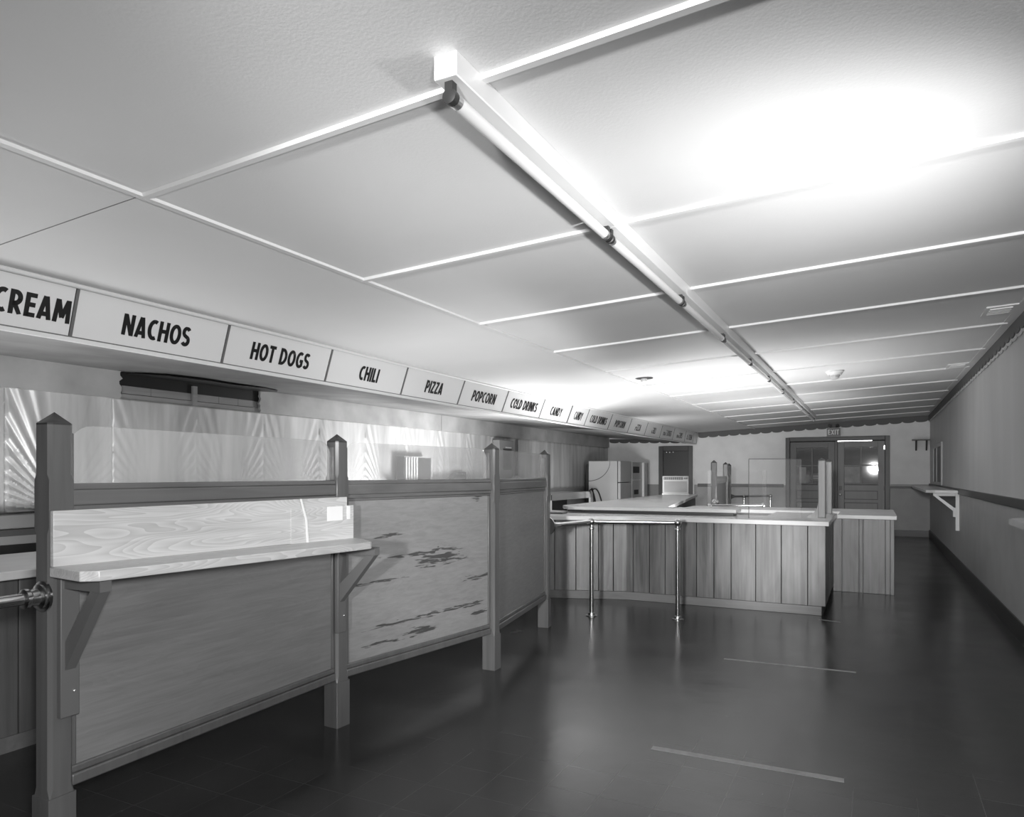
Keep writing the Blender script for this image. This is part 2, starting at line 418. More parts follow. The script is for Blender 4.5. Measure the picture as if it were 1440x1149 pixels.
# cove strip above the sheets, with the torn-out stretch where the lath shows
def cove(b, y0, y1, torn0, torn1):
    n = 10; zs = [2.0 + 0.26 * i / n for i in range(n + 1)]
    lo = [(XL + 0.045, y0 + (random.uniform(-0.02, 0.02) if torn0 else 0), z) for z in zs]
    hi = [(XL + 0.045, y1 + (random.uniform(-0.02, 0.02) if torn1 else 0), z) for z in zs]
    return b.extr(lo[::-1] + hi, (-0.03, 0, 0))
cv = MB()
for q in ((YF, 4.10, 0, 1), (5.72, 9.40, 1, 0), (9.412, 13.4, 0, 0), (13.412, YB, 0, 0)): cove(cv, *q)
struct(cv.build('trim_2', MT['cove_metal']))
lt = MB().box(XL - 0.03, XL + 0.012, 4.0, 5.8, 2.005, 2.05)
for (y0, y1) in ((4.13, 4.42), (4.425, 4.86), (4.93, 5.2), (5.205, 5.45), (5.455, 5.68)): lt.box(XL - 0.03, XL + 0.006, y0, y1, 2.055, 2.125)
lt.box(XL - 0.03, XL + 0.03, 4.87, 4.92, 2.0, 2.2)
struct(lt.build('trim_3', MT['lath']))
struct(MB().box(XL - 0.03, XL + 0.004, 4.0, 5.8, 2.125, 2.26).build('trim_4', MT['black']))  # black backing paints in the dark of the torn cavity
hb = MB()
random.seed(11)
pts = [(4.25, -5.62), (4.6, -5.5), (4.9, -5.55), (5.2, -5.42), (5.5, -5.55), (5.68, -5.75), (5.66, -6.03), (4.14, -6.03), (4.15, -5.8)]
def zsoff(x): return 2.25 + (2.075 - 2.25) * (x - XL) / (-3.93 - XL)
hb.extr([(x, y, zsoff(x) - 0.017) for y, x in pts], (0, 0, 0.004))
struct(hb.build('trim_5', MT['black']))  # flat black sheet painted in as the dark depth of the hole

# battens on the ceiling
BY = [0.50, 1.78, 3.09, 4.37, 5.66, 6.99, 8.30, 9.6, 10.9, 12.2, 13.5, 14.8, 16.1]
b = MB()
def batten_x(b, y, x0, x1, wd=0.034, th=0.014):
    b.extr([(x0, y - wd/2, zc(x0)), (x0, y + wd/2, zc(x0)), (x0, y + wd/2 - 0.004, zc(x0) - th), (x0, y - wd/2 + 0.004, zc(x0) - th)], (x1 - x0, 0, zc(x1) - zc(x0)))
for y in BY: batten_x(b, y, -2.49, XR - 0.07)
struct(b.build('trim_6', MT['batten']))
struct(MB().box(-2.507, -2.473, YF, YB, zc(-2.49) - 0.012, zc(-2.49) + 0.005).build('trim_7', MT['batten']))
struct(MB().tube([(-3.735 - 0.085 * min(1, max(0, (y - 1.6) / 4)) + 0.05 * max(0, (y - 12) / 5.3), y, zc(-3.77) - 0.007) for y in [YF + 0.6 * k for k in range(35)] if y < YB], 0.014, 12).build('trim_8', MT['batten']))
struct(MB().extr([(-3.72, 1.775, zc(-3.72) - 0.0015), (-3.72, 1.779, zc(-3.72) - 0.0015), (-3.72, 1.779, zc(-3.72)), (-3.72, 1.775, zc(-3.72))], (1.2, 0, zc(-2.52) - zc(-3.72))).build('trim_20', MT['grille']))
# flat strip at right wall
struct(MB().extr([(XR - 0.10, YF, zc(XR - 0.10) - 0.006), (XR, YF, zc(XR) - 0.006), (XR, YF, zc(XR)), (XR - 0.10, YF, zc(XR - 0.10))], (0, YB - YF, 0)).build('trim_9', MT['ceiling']))

# scalloped valances
def scallops(p, d, length, top, drop, pitch, n=(0, 1, 0), th=0.012, pad=0.0):
    """flat board with a scalloped lower edge; p start, d unit direction, top(s) gives upper z"""
    b = MB(); d = Vector(d); n = Vector(n); p = Vector(p)
    cnt = max(1, round(length / pitch)); pt = length / cnt; m = 8
    up, lo = [], []
    for k in range(cnt * m + 1):
        s = k * pt / m; ph = (k % m) / m
        zz = math.sqrt(max(0, 1 - (2 * ph - 1) ** 2))
        q = p + d * s
        up.append(Vector((q.x, q.y, top(q.x)))); lo.append(Vector((q.x, q.y, top(q.x) - drop - pad - 0.035 * zz)))
    for k in range(cnt * m):
        quad = [up[k], up[k+1], lo[k+1], lo[k]]
        b.add(quad + [v + n * th for v in quad], [(0, 1, 2, 3), (7, 6, 5, 4), (3, 2, 6, 7), (0, 4, 5, 1)])
    return b
struct(scallops((XR - 0.03, 2.5, 0), (0, 1, 0), YB - 2.5, lambda x: zc(x), 0.085, 0.235, (1, 0, 0)).build('trim_10', MT['valance']))
struct(scallops((XR - 0.018, 2.5, 0), (0, 1, 0), YB - 2.5, lambda x: zc(x), 0.085, 0.235, (1, 0, 0), 0.010, 0.026).build('trim_11', MT['braid']))
struct(scallops((-3.78, YB - 0.03, 0), (1, 0, 0), XR - 0.03 + 3.78, lambda x: zc(x), 0.10, 0.245, (0, 1, 0)).build('trim_12', MT['valance']))
struct(scallops((XL + 0.06, YB - 0.03, 0), (1, 0, 0), -3.95 - XL - 0.06, lambda x: 2.215 - 0.02 * (x - XL), 0.07, 0.245, (0, 1, 0)).build('trim_13', MT['dark']))

# chair rails and baseboards
struct(MB().box(XR - 0.022, XR, YF, YB, 1.045, 1.125).build('trim_14', MT['dark_trim'], bevel=0.006))
struct(MB().box(SX1 + 0.13, DX0 - 0.13, YB - 0.02, YB, 1.02, 1.095).build('trim_15', MT['dark_trim'], bevel=0.004))
b = MB().box(DX1 + 0.10, XR, YB - 0.025, YB, 1.02, 1.055)
struct(b.build('trim_16', MT['dark_trim'], bevel=0.004))
struct(MB().box(DX1 + 0.10, XR, YB - 0.02, YB, 1.056, 1.105).build('trim_17', MT['wains'], bevel=0.004))
struct(MB().extr([(XR - 0.02, YF, 0), (XR, YF, 0), (XR, YF, 0.15), (XR - 0.012, YF, 0.15), (XR - 0.02, YF, 0.13)], (0, YB - YF, 0)).build('baseboard_right', MT['dark_trim']))
struct(MB().box(DX1 + 0.10, XR - 0.02, YB - 0.02, YB, 0, 0.13).box(SX1 + 0.13, DX0 - 0.10, YB - 0.02, YB, 0, 0.13).build('baseboard_back', MT['dark_trim']))

# ------------------------------------------------------------------ double door in the back wall
d1 = bpy.data.objects.new('door_1', None); C.objects.link(d1); d1.location = ((DX0 + DX1) / 2, YB, 0); struct(d1)
d1['label'] = 'pair of glazed panelled wooden doors in the back wall under the exit sign'; d1['category'] = 'door'
b = MB().box(DX0 - 0.09, DX0, YB - 0.03, YB + 0.10, 0, DZ + 0.09).box(DX1, DX1 + 0.09, YB - 0.03, YB + 0.10, 0, DZ + 0.09).box(DX0, DX1, YB - 0.03, YB + 0.10, DZ, DZ + 0.09)
b.build('door_frame', MT['dark'], d1, 0.006)
def leaf(x0, x1, mat, nm, zb=0.01, ztop=2.045):
    y0, y1 = YB + 0.02, YB + 0.065
    st = 0.13
    b = MB().box(x0, x0 + st, y0, y1, zb, ztop).box(x1 - st, x1, y0, y1, zb, ztop)
    xa, xb = x0 + st, x1 - st
    b.box(xa, xb, y0, y1, ztop - 0.13, ztop)                            # top rail
    b.box(xa, xb, y0, y1, 1.10 - 0.02, 1.10 + 0.02).box(xa, xb, y0, y1, 0.96, 1.10)     # lock rail
    b.box(xa, xb, y0, y1, 0.70, 0.765).box(xa, xb, y0, y1, 0.43, 0.50).box(xa, xb, y0, y1, zb, 0.20)
    xm = (xa + xb) / 2
    b.box(xm - 0.016, xm + 0.016, y0 + 0.005, y1, 1.12, ztop - 0.13)    # glazing bars
    b.box(xa, xm - 0.016, y0 + 0.005, y1, 1.50, 1.532).box(xm + 0.016, xb, y0 + 0.005, y1, 1.50, 1.532)
    lf = b.build('door_leaf', mat, d1, 0.004, nm)
    pn = MB()
    for z0, z1 in ((0.20, 0.43), (0.50, 0.70), (0.765, 0.96)): pn.box(xa, xb, y0 + 0.022, y1 - 0.008, z0, z1)
    pn.build('panel', mat, lf)
    mo = MB()  # mouldings coloured dark to put in the shade lines around the panels
    for z0, z1 in ((0.20, 0.43), (0.50, 0.70), (0.765, 0.96)):
        w_ = 0.016; ya, yb = y0 + 0.006, y0 + 0.022
        mo.box(xa, xb, ya, yb, z0, z0 + w_).box(xa, xb, ya, yb, z1 - w_, z1).box(xa, xa + w_, ya, yb, z0 + w_, z1 - w_).box(xb - w_, xb, ya, yb, z0 + w_, z1 - w_)
    mo.build('moulding', MT['dark_trim'], lf, label='panel moulding painted dark for recess shade')
    for (pa, pb) in ((xa, xm - 0.016), (xm + 0.016, xb)):
        for z0, z1 in ((1.12, 1.50), (1.532, ztop - 0.13)):
            MB().box(pa, pb, y0 + 0.018, y0 + 0.022, z0, z1).build('pane', MT['glass'], lf)
    MB().box(x0 + 0.02, x1 - 0.02, y1 - 0.004, y1 + 0.01, 1.1, ztop - 0.02).build('backing_board', MT['backing'], lf)
    return lf, xa, xb, xm
xmid = (DX0 + DX1) / 2
lfL = leaf(DX0 + 0.004, xmid - 0.03, MT['door_l'], 'darker left door leaf')
MB().box(xmid - 0.028, xmid + 0.028, YB - 0.01, YB + 0.07, 0, DZ - 0.002).build('mullion', MT['dark'], d1, 0.004)
lfR = leaf(xmid + 0.03, DX1 - 0.004, MT['door_r'], 'lighter right door leaf')
lf = lfR[0]
kx = xmid + 0.085
MB().lathe((kx, YB + 0.02, 0.87), (0, -1, 0), [(0, 0.028), (0.008, 0.028), (0.012, 0.012), (0.035, 0.012), (0.042, 0.026), (0.062, 0.028), (0.072, 0.015)]).build('door_knob', MT['steel_bright'], lf)
MB().box(kx - 0.03, kx + 0.03, YB + 0.008, YB + 0.02, 0.97, 1.06).build('lock_case', MT['dark'], lf, 0.004)
for z in (1.90, 1.02, 0.25): MB().box(DX1 - 0.025, DX1 - 0.002, YB - 0.0, YB + 0.02, z - 0.045, z + 0.045).build('hinge', MT['steel_bright'] if z > 1.8 else MT['dark'], lf)
MB().box(xmid + 0.03, DX1 - 0.25, YB + 0.025, YB + 0.07, 2.046, 2.0595).build('daylight_gap', MT['daylight'], d1, label='bright strip of daylight above the right leaf')
# notices on the glass
tag(MB().box(lfR[1] + 0.004, lfR[3] - 0.02, YB + 0.032, YB + 0.036, 1.13, 1.49).build('poster', MT['paper']), 'square grey notice behind the lower left pane of the right door leaf', 'poster')
b = MB(); 
px, pz = -1.17, 1.26
poly = [(px + 0.13 * math.copysign(abs(math.cos(t)) ** 0.6, math.cos(t)), YB + 0.030, pz + 0.085 * math.copysign(abs(math.sin(t)) ** 0.7, math.sin(t))) for t in [2 * math.pi * k / 24 for k in range(24)]]
pq = thing('door_plaque', (px, YB + 0.02, pz - 0.085), 'small rounded pale plaque on the left door leaf window', 'sign')
b.extr(poly, (0, 0.006, 0)); b.build('plate', MT['grille'], pq)
MB().box(px - 0.08, px + 0.08, YB + 0.0285, YB + 0.031, pz + 0.012, pz + 0.026).box(px - 0.07, px + 0.07, YB + 0.0285, YB + 0.031, pz - 0.036, pz - 0.022).build('print', MT['fridge'], pq)
tag(MB().box(-1.52, -1.38, YB + 0.018, YB + 0.0195, 1.12, 1.48).build('notice', MT['paper']), 'tall narrow pale notice on the left door leaf beside the plaque', 'notice')

# small door behind the air conditioner
d2 = bpy.data.objects.new('door_2', None); C.objects.link(d2); d2.location = ((SX0 + SX1) / 2, YB, 0); struct(d2)
d2['label'] = 'dark narrow door in the back wall behind the air conditioner'; d2['category'] = 'door'
MB().box(SX0 - 0.02, SX0 + 0.09, YB - 0.03, YB + 0.10, 0, SZ + 0.03).box(SX1 - 0.09, SX1 + 0.02, YB - 0.03, YB + 0.10, 0, SZ + 0.03).box(SX0 + 0.09, SX1 - 0.09, YB - 0.03, YB + 0.10, SZ - 0.09, SZ + 0.03).build('door_frame', MT['dark'], d2, 0.006)
MB().box(SX0 + 0.09, SX1 - 0.09, YB + 0.02, YB + 0.06, 0.005, SZ - 0.092).build('door_leaf', MT['dark_trim'], d2)
MB().box(SX1 + 0.02, SX1 + 0.05, YB - 0.02, YB, 0, SZ + 0.03).build('casing_edge', MT['white'], d2)
for k in range(3): MB().cyl((SX0 + 0.17 + 0.08 * k, YB + 0.022, SZ - 0.12), (SX0 + 0.17 + 0.08 * k, YB + 0.012, SZ - 0.12), 0.011, seg=10).build('screw', MT['steel_bright'], d2)

# boarded window in the right wall
w1 = bpy.data.objects.new('window_1', None); C.objects.link(w1); w1.location = (XR, 15.2, 1.1); struct(w1)
w1['label'] = 'narrow framed dark window in the right wall near the far corner'; w1['category'] = 'window'
y0, y1, za, zb = 14.15, 16.1, 1.13, 1.88
MB().box(XR - 0.025, XR, y0, y0 + 0.09, za, zb).box(XR - 0.025, XR, y1 - 0.09, y1, za, zb).box(XR - 0.025, XR, y0 + 0.09, y1 - 0.09, zb - 0.07, zb).box(XR - 0.025, XR, y0 + 0.09, y1 - 0.09, za, za + 0.05).build('window_frame', MT['rwall'], w1, 0.004)
MB().box(XR - 0.008, XR, y0 + 0.09, y1 - 0.09, za + 0.05, zb - 0.07).build('pane', MT['dark'], w1)
MB().box(XR - 0.02, XR, 15.25, 15.33, za + 0.05, zb - 0.07).build('mullion', MT['rwall'], w1)

# ------------------------------------------------------------------ menu sign light boxes
GL = {}
def arc(cx, cy, rx, ry, a0, a1, n=14):
    return [(cx + rx * math.cos(math.radians(a0 + (a1 - a0) * k / n)), cy + ry * math.sin(math.radians(a0 + (a1 - a0) * k / n))) for k in range(n + 1)]
hw = 0.106                                             # half stroke
def glyphs():
    G = {}
    G['I'] = (0.20, [[(.1, 0), (.1, 1)]])
    G['L'] = (0.46, [[(.1, 0), (.1, 1)], [(.1, .09), (.46, .09)]])
    G['H'] = (0.62, [[(.1, 0), (.1, 1)], [(.52, 0), (.52, 1)], [(.1, .52), (.52, .52)]])
    G['T'] = (0.54, [[(.27, 0), (.27, 1)], [(0, .91), (.54, .91)]])
    G['E'] = (0.48, [[(.1, 0), (.1, 1)], [(.1, .91), (.48, .91)], [(.1, .51), (.45, .51)], [(.1, .09), (.48, .09)]])
    G['N'] = (0.64, [[(.1, 0), (.1, 1)], [(.54, 0), (.54, 1)], [(.12, .96), (.52, .04)]])
    G['M'] = (0.80, [[(.09, 0), (.15, 1)], [(.71, 0), (.65, 1)], [(.17, .97), (.4, .22)], [(.63, .97), (.4, .22)]])
    G['A'] = (0.64, [[(.09, 0), (.30, 1)], [(.55, 0), (.34, 1)], [(.17, .24), (.47, .24)]])
    G['Z'] = (0.54, [[(.03, .91), (.52, .91)], [(.02, .09), (.53, .09)], [(.44, .9), (.1, .1)]])
    G['K'] = (0.60, [[(.1, 0), (.1, 1)], [(.12, .48), (.5, 1)], [(.22, .58), (.52, 0)]])
    G['Y'] = (0.60, [[(.3, 0), (.3, .48)], [(.09, 1), (.3, .46)], [(.51, 1), (.3, .46)]])
    G['O'] = (0.70, [arc(.35, .5, .25, .41, 0, 360, 28)])
    G['C'] = (0.58, [arc(.37, .5, .27, .41, 62, 298, 22)])
    G['G'] = (0.66, [arc(.37, .5, .27, .41, 55, 300, 22) + [(.56, .16), (.56, .46)], [(.36, .44), (.66, .44)]])
    G['D'] = (0.64, [[(.1, 0), (.1, 1)], [(.1, .91), (.2, .91)] + arc(.2, .5, .34, .41, 90, -90, 16) + [(.1, .09)]])
    G['P'] = (0.54, [[(.1, 0), (.1, 1)], [(.1, .91), (.22, .91)] + arc(.22, .67, .22, .24, 90, -90, 12) + [(.1, .43)]])
    G['R'] = (0.58, [[(.1, 0), (.1, 1)], [(.1, .91), (.22, .91)] + arc(.22, .68, .22, .23, 90, -90, 12) + [(.1, .45)], [(.22, .45), (.48, 0)]])
    G['S'] = (0.52, [arc(.26, .72, .18, .20, 30, 250, 14) + arc(.26, .29, .19, .20, 80, -150, 14)])
    G['X'] = (0.62, [[(.09, 0), (.53, 1)], [(.53, 0), (.09, 1)]])
    G[' '] = (0.28, [])
    return G
GL = glyphs()
def text_mesh(word, origin, u, v, nrm, cap, center=None, th=0.002, gap=0.085, wscale=1.0):
    """stroke-built bold condensed capitals, laid on the plane (origin, u, v); origin is the middle of the text"""
    u, v, nrm, origin = map(Vector, (u, v, nrm, origin))
    wd = sum(GL[c][0] for c in word) + gap * (len(word) - 1)
    b = MB(); x = -wd / 2; k = 0
    for c in word:
        ww, strokes = GL[c]
        for st in strokes:
            n = len(st); Lp, Rp = [], []
            closed = n > 3 and abs(st[0][0] - st[-1][0]) < 1e-6 and abs(st[0][1] - st[-1][1]) < 1e-6
            for i in range(n):
                if closed: p0, p1 = st[(i - 1) % (n - 1)], st[(i + 1) % (n - 1)]
                else: p0, p1 = st[max(i-1, 0)], st[min(i+1, n-1)]
                dx, dy = p1[0] - p0[0], p1[1] - p0[1]; l = math.hypot(dx, dy) or 1
                ox, oy = -dy / l * hw * 0.98, dx / l * hw * 0.90
                Lp.append((st[i][0] + ox, st[i][1] + oy)); Rp.append((st[i][0] - ox, st[i][1] - oy))
            lift = 0.0001 * (k % 3); k += 1
            def P(q, h): 
                return origin + u * ((x + q[0]) * cap * wscale) + v * ((min(1, max(0, q[1])) - 0.5) * cap) + nrm * (h + lift)
            for i in range(n - 1):
                quad = [Lp[i], Lp[i+1], Rp[i+1], Rp[i]]
                vs = [P(q, 0) for q in quad] + [P(q, th) for q in quad]
                b.add(vs, [(0, 1, 2, 3), (7, 6, 5, 4), (0, 4, 5, 1), (2, 6, 7, 3), (1, 5, 6, 2), (3, 7, 4, 0)])
        x += ww + gap
    return b

ZT, ZB = 2.305, 2.062
def sx_top(y): return -3.755 - 0.085 * min(1, max(0, (y - 1.6) / 4)) + 0.05 * max(0, (y - 12) / 5.3)
def sx_bot(y): return -3.835 - 0.10 * min(1, max(0, (y - 2) / 4)) + 0.11 * max(0, (y - 12) / 5.3)
NEAR = [0.20, 1.27, 2.32, 3.335, 4.36, 5.41, 6.44, 7.45, 8.49, 9.44]
NW = ['', 'ICE CREAM', 'NACHOS', 'HOT DOGS', 'CHILI', 'PIZZA', 'POPCORN', 'COLD DRINKS', 'CANDY']
FAR = [9.44, 10.12, 11.18, 12.22, 13.2, 14.2, 15.15, 16.15, 16.9, 17.27]
FW = ['CANDY', 'COLD DRINKS', 'POPCORN', 'PIZZA', 'CHILI', 'HOT DOGS', 'NACHOS', 'ICE CREAM', '']
def sign_box(divs, words, label):
    ym = (divs[0] + divs[-1]) / 2
    r = thing('menu_sign', (-3.9, ym, ZB - 0.02), label, 'sign')
    case = MB()
    n = len(divs)
    T = lambda y, q=0.0: Vector((sx_top(y) - q, y, ZT)); Bm = lambda y, q=0.0: Vector((sx_bot(y) - q, y, ZB))
    for i in range(n - 1):
        a, c = divs[i], divs[i+1]
        case.add([T(a, .02), T(c, .02), Bm(c, .02), Bm(a, .02), T(a, .14), T(c, .14), Bm(c, .14), Bm(a, .14)], [(0,1,2,3),(4,7,6,5),(0,4,5,1),(3,2,6,7),(0,3,7,4),(1,5,6,2)])
    case.build('light_box', MT['frame'], r)
    for f, hh, mt_ in ((T, 0.008, MT['frame']), (Bm, -0.007, MT['frame']), (Bm, -0.020, MT['batten'])):
        rim = MB()
        for i in range(n - 1):
            a, c = divs[i], divs[i+1]
            p, q = f(a), f(c); e = Vector((0, 0, hh)); m = Vector((-0.03, 0, 0))
            if mt_ is MT['batten']: p, q, e = p + Vector((0, 0, -0.007)), q + Vector((0, 0, -0.007)), e
            rim.add([p, q, q + m, p + m, p + e, q + e, q + m + e, p + m + e], [(0,1,2,3),(7,6,5,4),(0,4,5,1),(2,6,7,3),(1,5,6,2),(3,7,4,0)])
        rim.build('edge_rail', mt_, r, label='white painted lower edge' if mt_ is MT['batten'] else None)
    for i, y in enumerate(divs):
        d = MB(); h = 0.008
        if i == n - 1: y -= 0.012
        if i == 0: y += 0.012
        nn = Vector((0.25, 0, -0.08)).normalized() * 0.004
        d.add([T(y-h)+nn, T(y+h)+nn, Bm(y+h)+nn, Bm(y-h)+nn, T(y-h, .03), T(y+h, .03), Bm(y+h, .03), Bm(y-h, .03)], [(0,1,2,3),(4,7,6,5),(0,4,5,1),(3,2,6,7),(0,3,7,4),(1,5,6,2)])
        d.build('divider', MT['frame'], r)
    for i, wd in enumerate(words):
        a, c = divs[i] + 0.0115, divs[i+1] - 0.0115
        p = MB().add([T(a), T(c), Bm(c), Bm(a), T(a, .018), T(c, .018), Bm(c, .018), Bm(a, .018)], [(0,1,2,3),(4,7,6,5),(0,4,5,1),(3,2,6,7),(0,3,7,4),(1,5,6,2)])
        pn = p.build('sign_panel', MT['sign'], r, label=('white panel reading ' + wd) if wd else None)
        if wd:
            u = (Bm(c) - Bm(a)).normalized(); v = (T(a) + T(c) - Bm(a) - Bm(c)).normalized(); nr = u.cross(v).normalized()
            mid = (T(a) + T(c) + Bm(a) + Bm(c)) / 4 - v * 0.006
            short = (c - a) < 0.75
            text_mesh(wd, mid + nr * 0.0006 + u * (0.215 if i == 1 and divs is NEAR else 0), u, v, nr, 0.122, wscale=0.90 if not short else 0.74).build('lettering', MT['letter'], pn)
    return r
sign_box(NEAR, NW, 'near half of the long white menu sign, with CREAM, NACHOS and HOT DOGS panels')
sign_box(FAR, FW, 'far half of the long white menu sign, running on to the back wall')

# ------------------------------------------------------------------ fluorescent lights
XF = -1.035
zcf = zc(XF)
def fixture(y0, first):
    r = thing('fluorescent_light', (XF, y0, zcf), 'bare single tube strip light, the nearest in the ceiling row', 'light', 'strip lights in the ceiling row')
    LN = 1.315
    MB().box(XF - 0.036, XF + 0.036, y0, y0 + LN - 0.003, zcf - 0.066, zcf + 0.001).build('housing', MT['white'], r, 0.003)
    zt_ = zcf - 0.105
    tb = MB().cyl((XF, y0 + 0.065, zt_), (XF, y0 + LN - 0.05, zt_), 0.0195, seg=20).build('tube', MT['tube'], r)
    for ya, yb in ((y0 + 0.044, y0 + 0.066), (y0 + LN - 0.051, y0 + LN - 0.029)): MB().cyl((XF, ya, zt_), (XF, yb, zt_), 0.0200, seg=20).build('end_cap', MT['steel_bright'], tb)
    for yy in (y0 + 0.030, y0 + LN - 0.014):
        b = MB().box(XF - 0.012, XF + 0.012, yy - 0.012, yy + 0.012, zcf - 0.095, zcf - 0.062)
        b.lathe((XF, yy - 0.013, zt_), (0, 1, 0), [(0, 0.012), (0.003, 0.021), (0.023, 0.021), (0.026, 0.016)])
        b.build('lampholder', MT['socket'], r)
    return r
f0 = fixture(1.63, True)
ORD = ['second', 'third', 'fourth', 'fifth', 'sixth', 'seventh', 'eighth', 'ninth', 'tenth']
for k in range(9):
    c = copy_tree(f0); c.location = (XF, 1.63 + 1.315 * (k + 1), zcf)
    c['label'] = 'bare single tube strip light, %s from the near end of the ceiling row' % ORD[k] if k < 8 else 'bare single tube strip light, farthest in the ceiling row, by the exit sign'

# ------------------------------------------------------------------ queue partitions
def frame_post(b, c, t, n, z0, z1, w=0.084, ch=0.012, top=True):
    """square post with chamfered corners above a plain foot"""
    h = w / 2
    def ring(z, hh, cc): 
        pts = [(-hh + cc, -hh), (hh - cc, -hh), (hh, -hh + cc), (hh, hh - cc), (hh - cc, hh), (-hh + cc, hh), (-hh, hh - cc), (-hh, -hh + cc)]
        return [Vector((c[0], c[1], 0)) + t * p[0] + n * p[1] + Vector((0, 0, z)) for p in pts]
    rings = [ring(z0, h, 0.002), ring(z1, h, 0.002)] if not ch else [ring(z0, h, 0.002), ring(z0 + 0.03, h, ch), ring(1.12, h, ch), ring(1.14, h, 0.002), ring(1.30, h, 0.002), ring(1.32, h, ch), ring(z1, h, ch)]
    vs = [p for r in rings for p in r]; fs = [tuple(range(8))[::-1], tuple(range(8 * len(rings) - 8, 8 * len(rings)))]
    for k in range(len(rings) - 1):
        for i in range(8): fs.append((k*8+i, k*8+(i+1) % 8, k*8+8+(i+1) % 8, k*8+8+i))
    b.add(vs, fs); return b

def partition(pts, label, name, stained=None, panes=True, group=None, board='panel'):
    r = thing(name, (pts[0][0], pts[0][1], 0), label, 'partition', group)
    P = [Vector((x, y, 0)) for x, y in pts]; m = len(P)
    def dirs(a, b):
        t = (b - a).normalized(); return t, Vector((t.y, -t.x, 0))
    for i, p in enumerate(P):
        ts = []
        if i > 0: ts.append((p - P[i-1]).normalized())
        if i < m - 1: ts.append((P[i+1] - p).normalized())
        t = sum(ts, Vector()).normalized(); n = Vector((t.y, -t.x, 0))
        po = frame_post(MB(), (p.x, p.y), t, n, 0.235, 1.487).build('post', MT['post'], r)
        frame_post(MB(), (p.x, p.y), t, n, 0.0, 0.235, 0.094, 0).build('foot', MT['post'], po)
        h, cc = 0.042, 0.012
        cb = [p + t * a + n * c + Vector((0, 0, 1.487)) for a, c in ((-h+cc, -h), (h-cc, -h), (h, -h+cc), (h, h-cc), (h-cc, h), (-h+cc, h), (-h, h-cc), (-h, -h+cc))]
        MB().add(cb + [q + Vector((0, 0, 0.006)) for q in cb] + [p + Vector((0, 0, 1.532))], [tuple(range(8))[::-1]] + [(k, (k+1) % 8, 8 + (k+1) % 8, 8 + k) for k in range(8)] + [(8 + k, 8 + (k+1) % 8, 16) for k in range(8)]).build('cap', MT['cap'], po, label='dark pointed post cap')
    for i in range(m - 1):
        t, n = dirs(P[i], P[i+1]); a = P[i] + t * 0.043; L = (P[i+1] - P[i]).length - 0.086; tl = t * L
        Zv = Vector((0, 0, 1))
        def bar(b, off, dn, z0, z1, s0=0.0, s1=None):
            s1 = L if s1 is None else s1
            o = a + t * s0 + n * off + Zv * z0
            b.obox(o, t * (s1 - s0), n * -dn, Zv * (z1 - z0)) if False else b.obox(o - n * dn, n * dn, t * (s1 - s0), Zv * (z1 - z0)); return b
        mat = MT[board] if (stained is None or i != stained[0]) else stained[1]
        pl = bar(MB(), 0.012, 0.012, 0.30, 1.20).build('panel', mat, r)
        f = MB()
        bar(f, 0.032, 0.064, 1.212, 1.266); bar(f, 0.026, 0.052, 1.266, 1.288); bar(f, 0.024, 0.048, 1.190, 1.212); bar(f, 0.020, 0.04, 1.176, 1.190)
        f.build('top_rail', MT['rail'], r, 0.005)
        f = MB(); bar(f, 0.030, 0.060, 0.245, 0.285); bar(f, 0.022, 0.044, 0.285, 0.312); f.build('bottom_rail', MT['post'], r, 0.006)
        f = MB(); bar(f, 0.022, 0.012, 0.312, 1.176, 0, 0.02); bar(f, 0.022, 0.012, 0.312, 1.176, L - 0.02, L); f.build('side_bead', MT['post'], r, 0.004)
        if panes:
            # clear sheet with rounded upper corners
            R = 0.09; zt_ = 1.492
            prof = [(0.004, 1.289)] + [(0.004, zt_ - R)] + [(0.004 + R - R * math.cos(math.radians(q)), zt_ - R + R * math.sin(math.radians(q))) for q in range(15, 91, 15)]
            prof += [(L - 0.004 - x, z) for x, z in prof[::-1]]
            pnts = [a + t * x + Zv * z - n * 0.003 for x, z in prof]
            MB().extr(pnts, n * 0.006).build('clear_pane', MT['clear'], r)
            f = MB(); bar(f, 0.020, 0.040, 1.289, 1.462, -0.001, 0.013); bar(f, 0.020, 0.040, 1.289, 1.462, L - 0.013, L + 0.001); f.build('glass_stop', MT['rail'], r, 0.003)
    return r

stains = []
rx, ry = -2.49, 1.45
for (y, z, wy, wz) in ((3.70, 0.81, 0.22, 0.060), (3.50, 0.845, 0.27, 0.016), (4.08, 0.643, 0.17, 0.022), (3.62, 0.47, 0.15, 0.014), (3.9, 0.475, 0.25, 0.016), (3.30, 0.468, 0.20, 0.012),
                       (3.53, 0.385, 0.15, 0.025), (3.22, 0.37, 0.13, 0.012), (3.50, 0.262, 0.26, 0.016), (4.10, 0.41, 0.09, 0.018), (3.28, 0.973, 0.15, 0.012), (4.06, 1.165, 0.06, 0.022), (3.2, 0.72, 0.2, 0.012)):
    stains.append((y - ry, z, wy, wz))
MT['panel_stained'] = wood('plywood_panel_delaminated', 0.225, 'Y', 0.20, 0.35, 60, 2.2, stains=stains, stain_v=0.025, wave=0.10)
part = partition([(-2.49, 1.45), (-2.525, 2.92), (-2.32, 4.245), (-2.55, 5.62)],
                 'long wooden queue partition with clear panes on top, in the foreground with a pale shelf on it', 'queue_partition', (1, MT['panel_stained']))
fp = partition([(-2.12, 10.74), (-2.30, 12.65), (-2.50, 14.1)],
               'far wooden queue partition seen small beyond the counter, in front of the back wall', 'queue_partition', panes=False, board='dark')

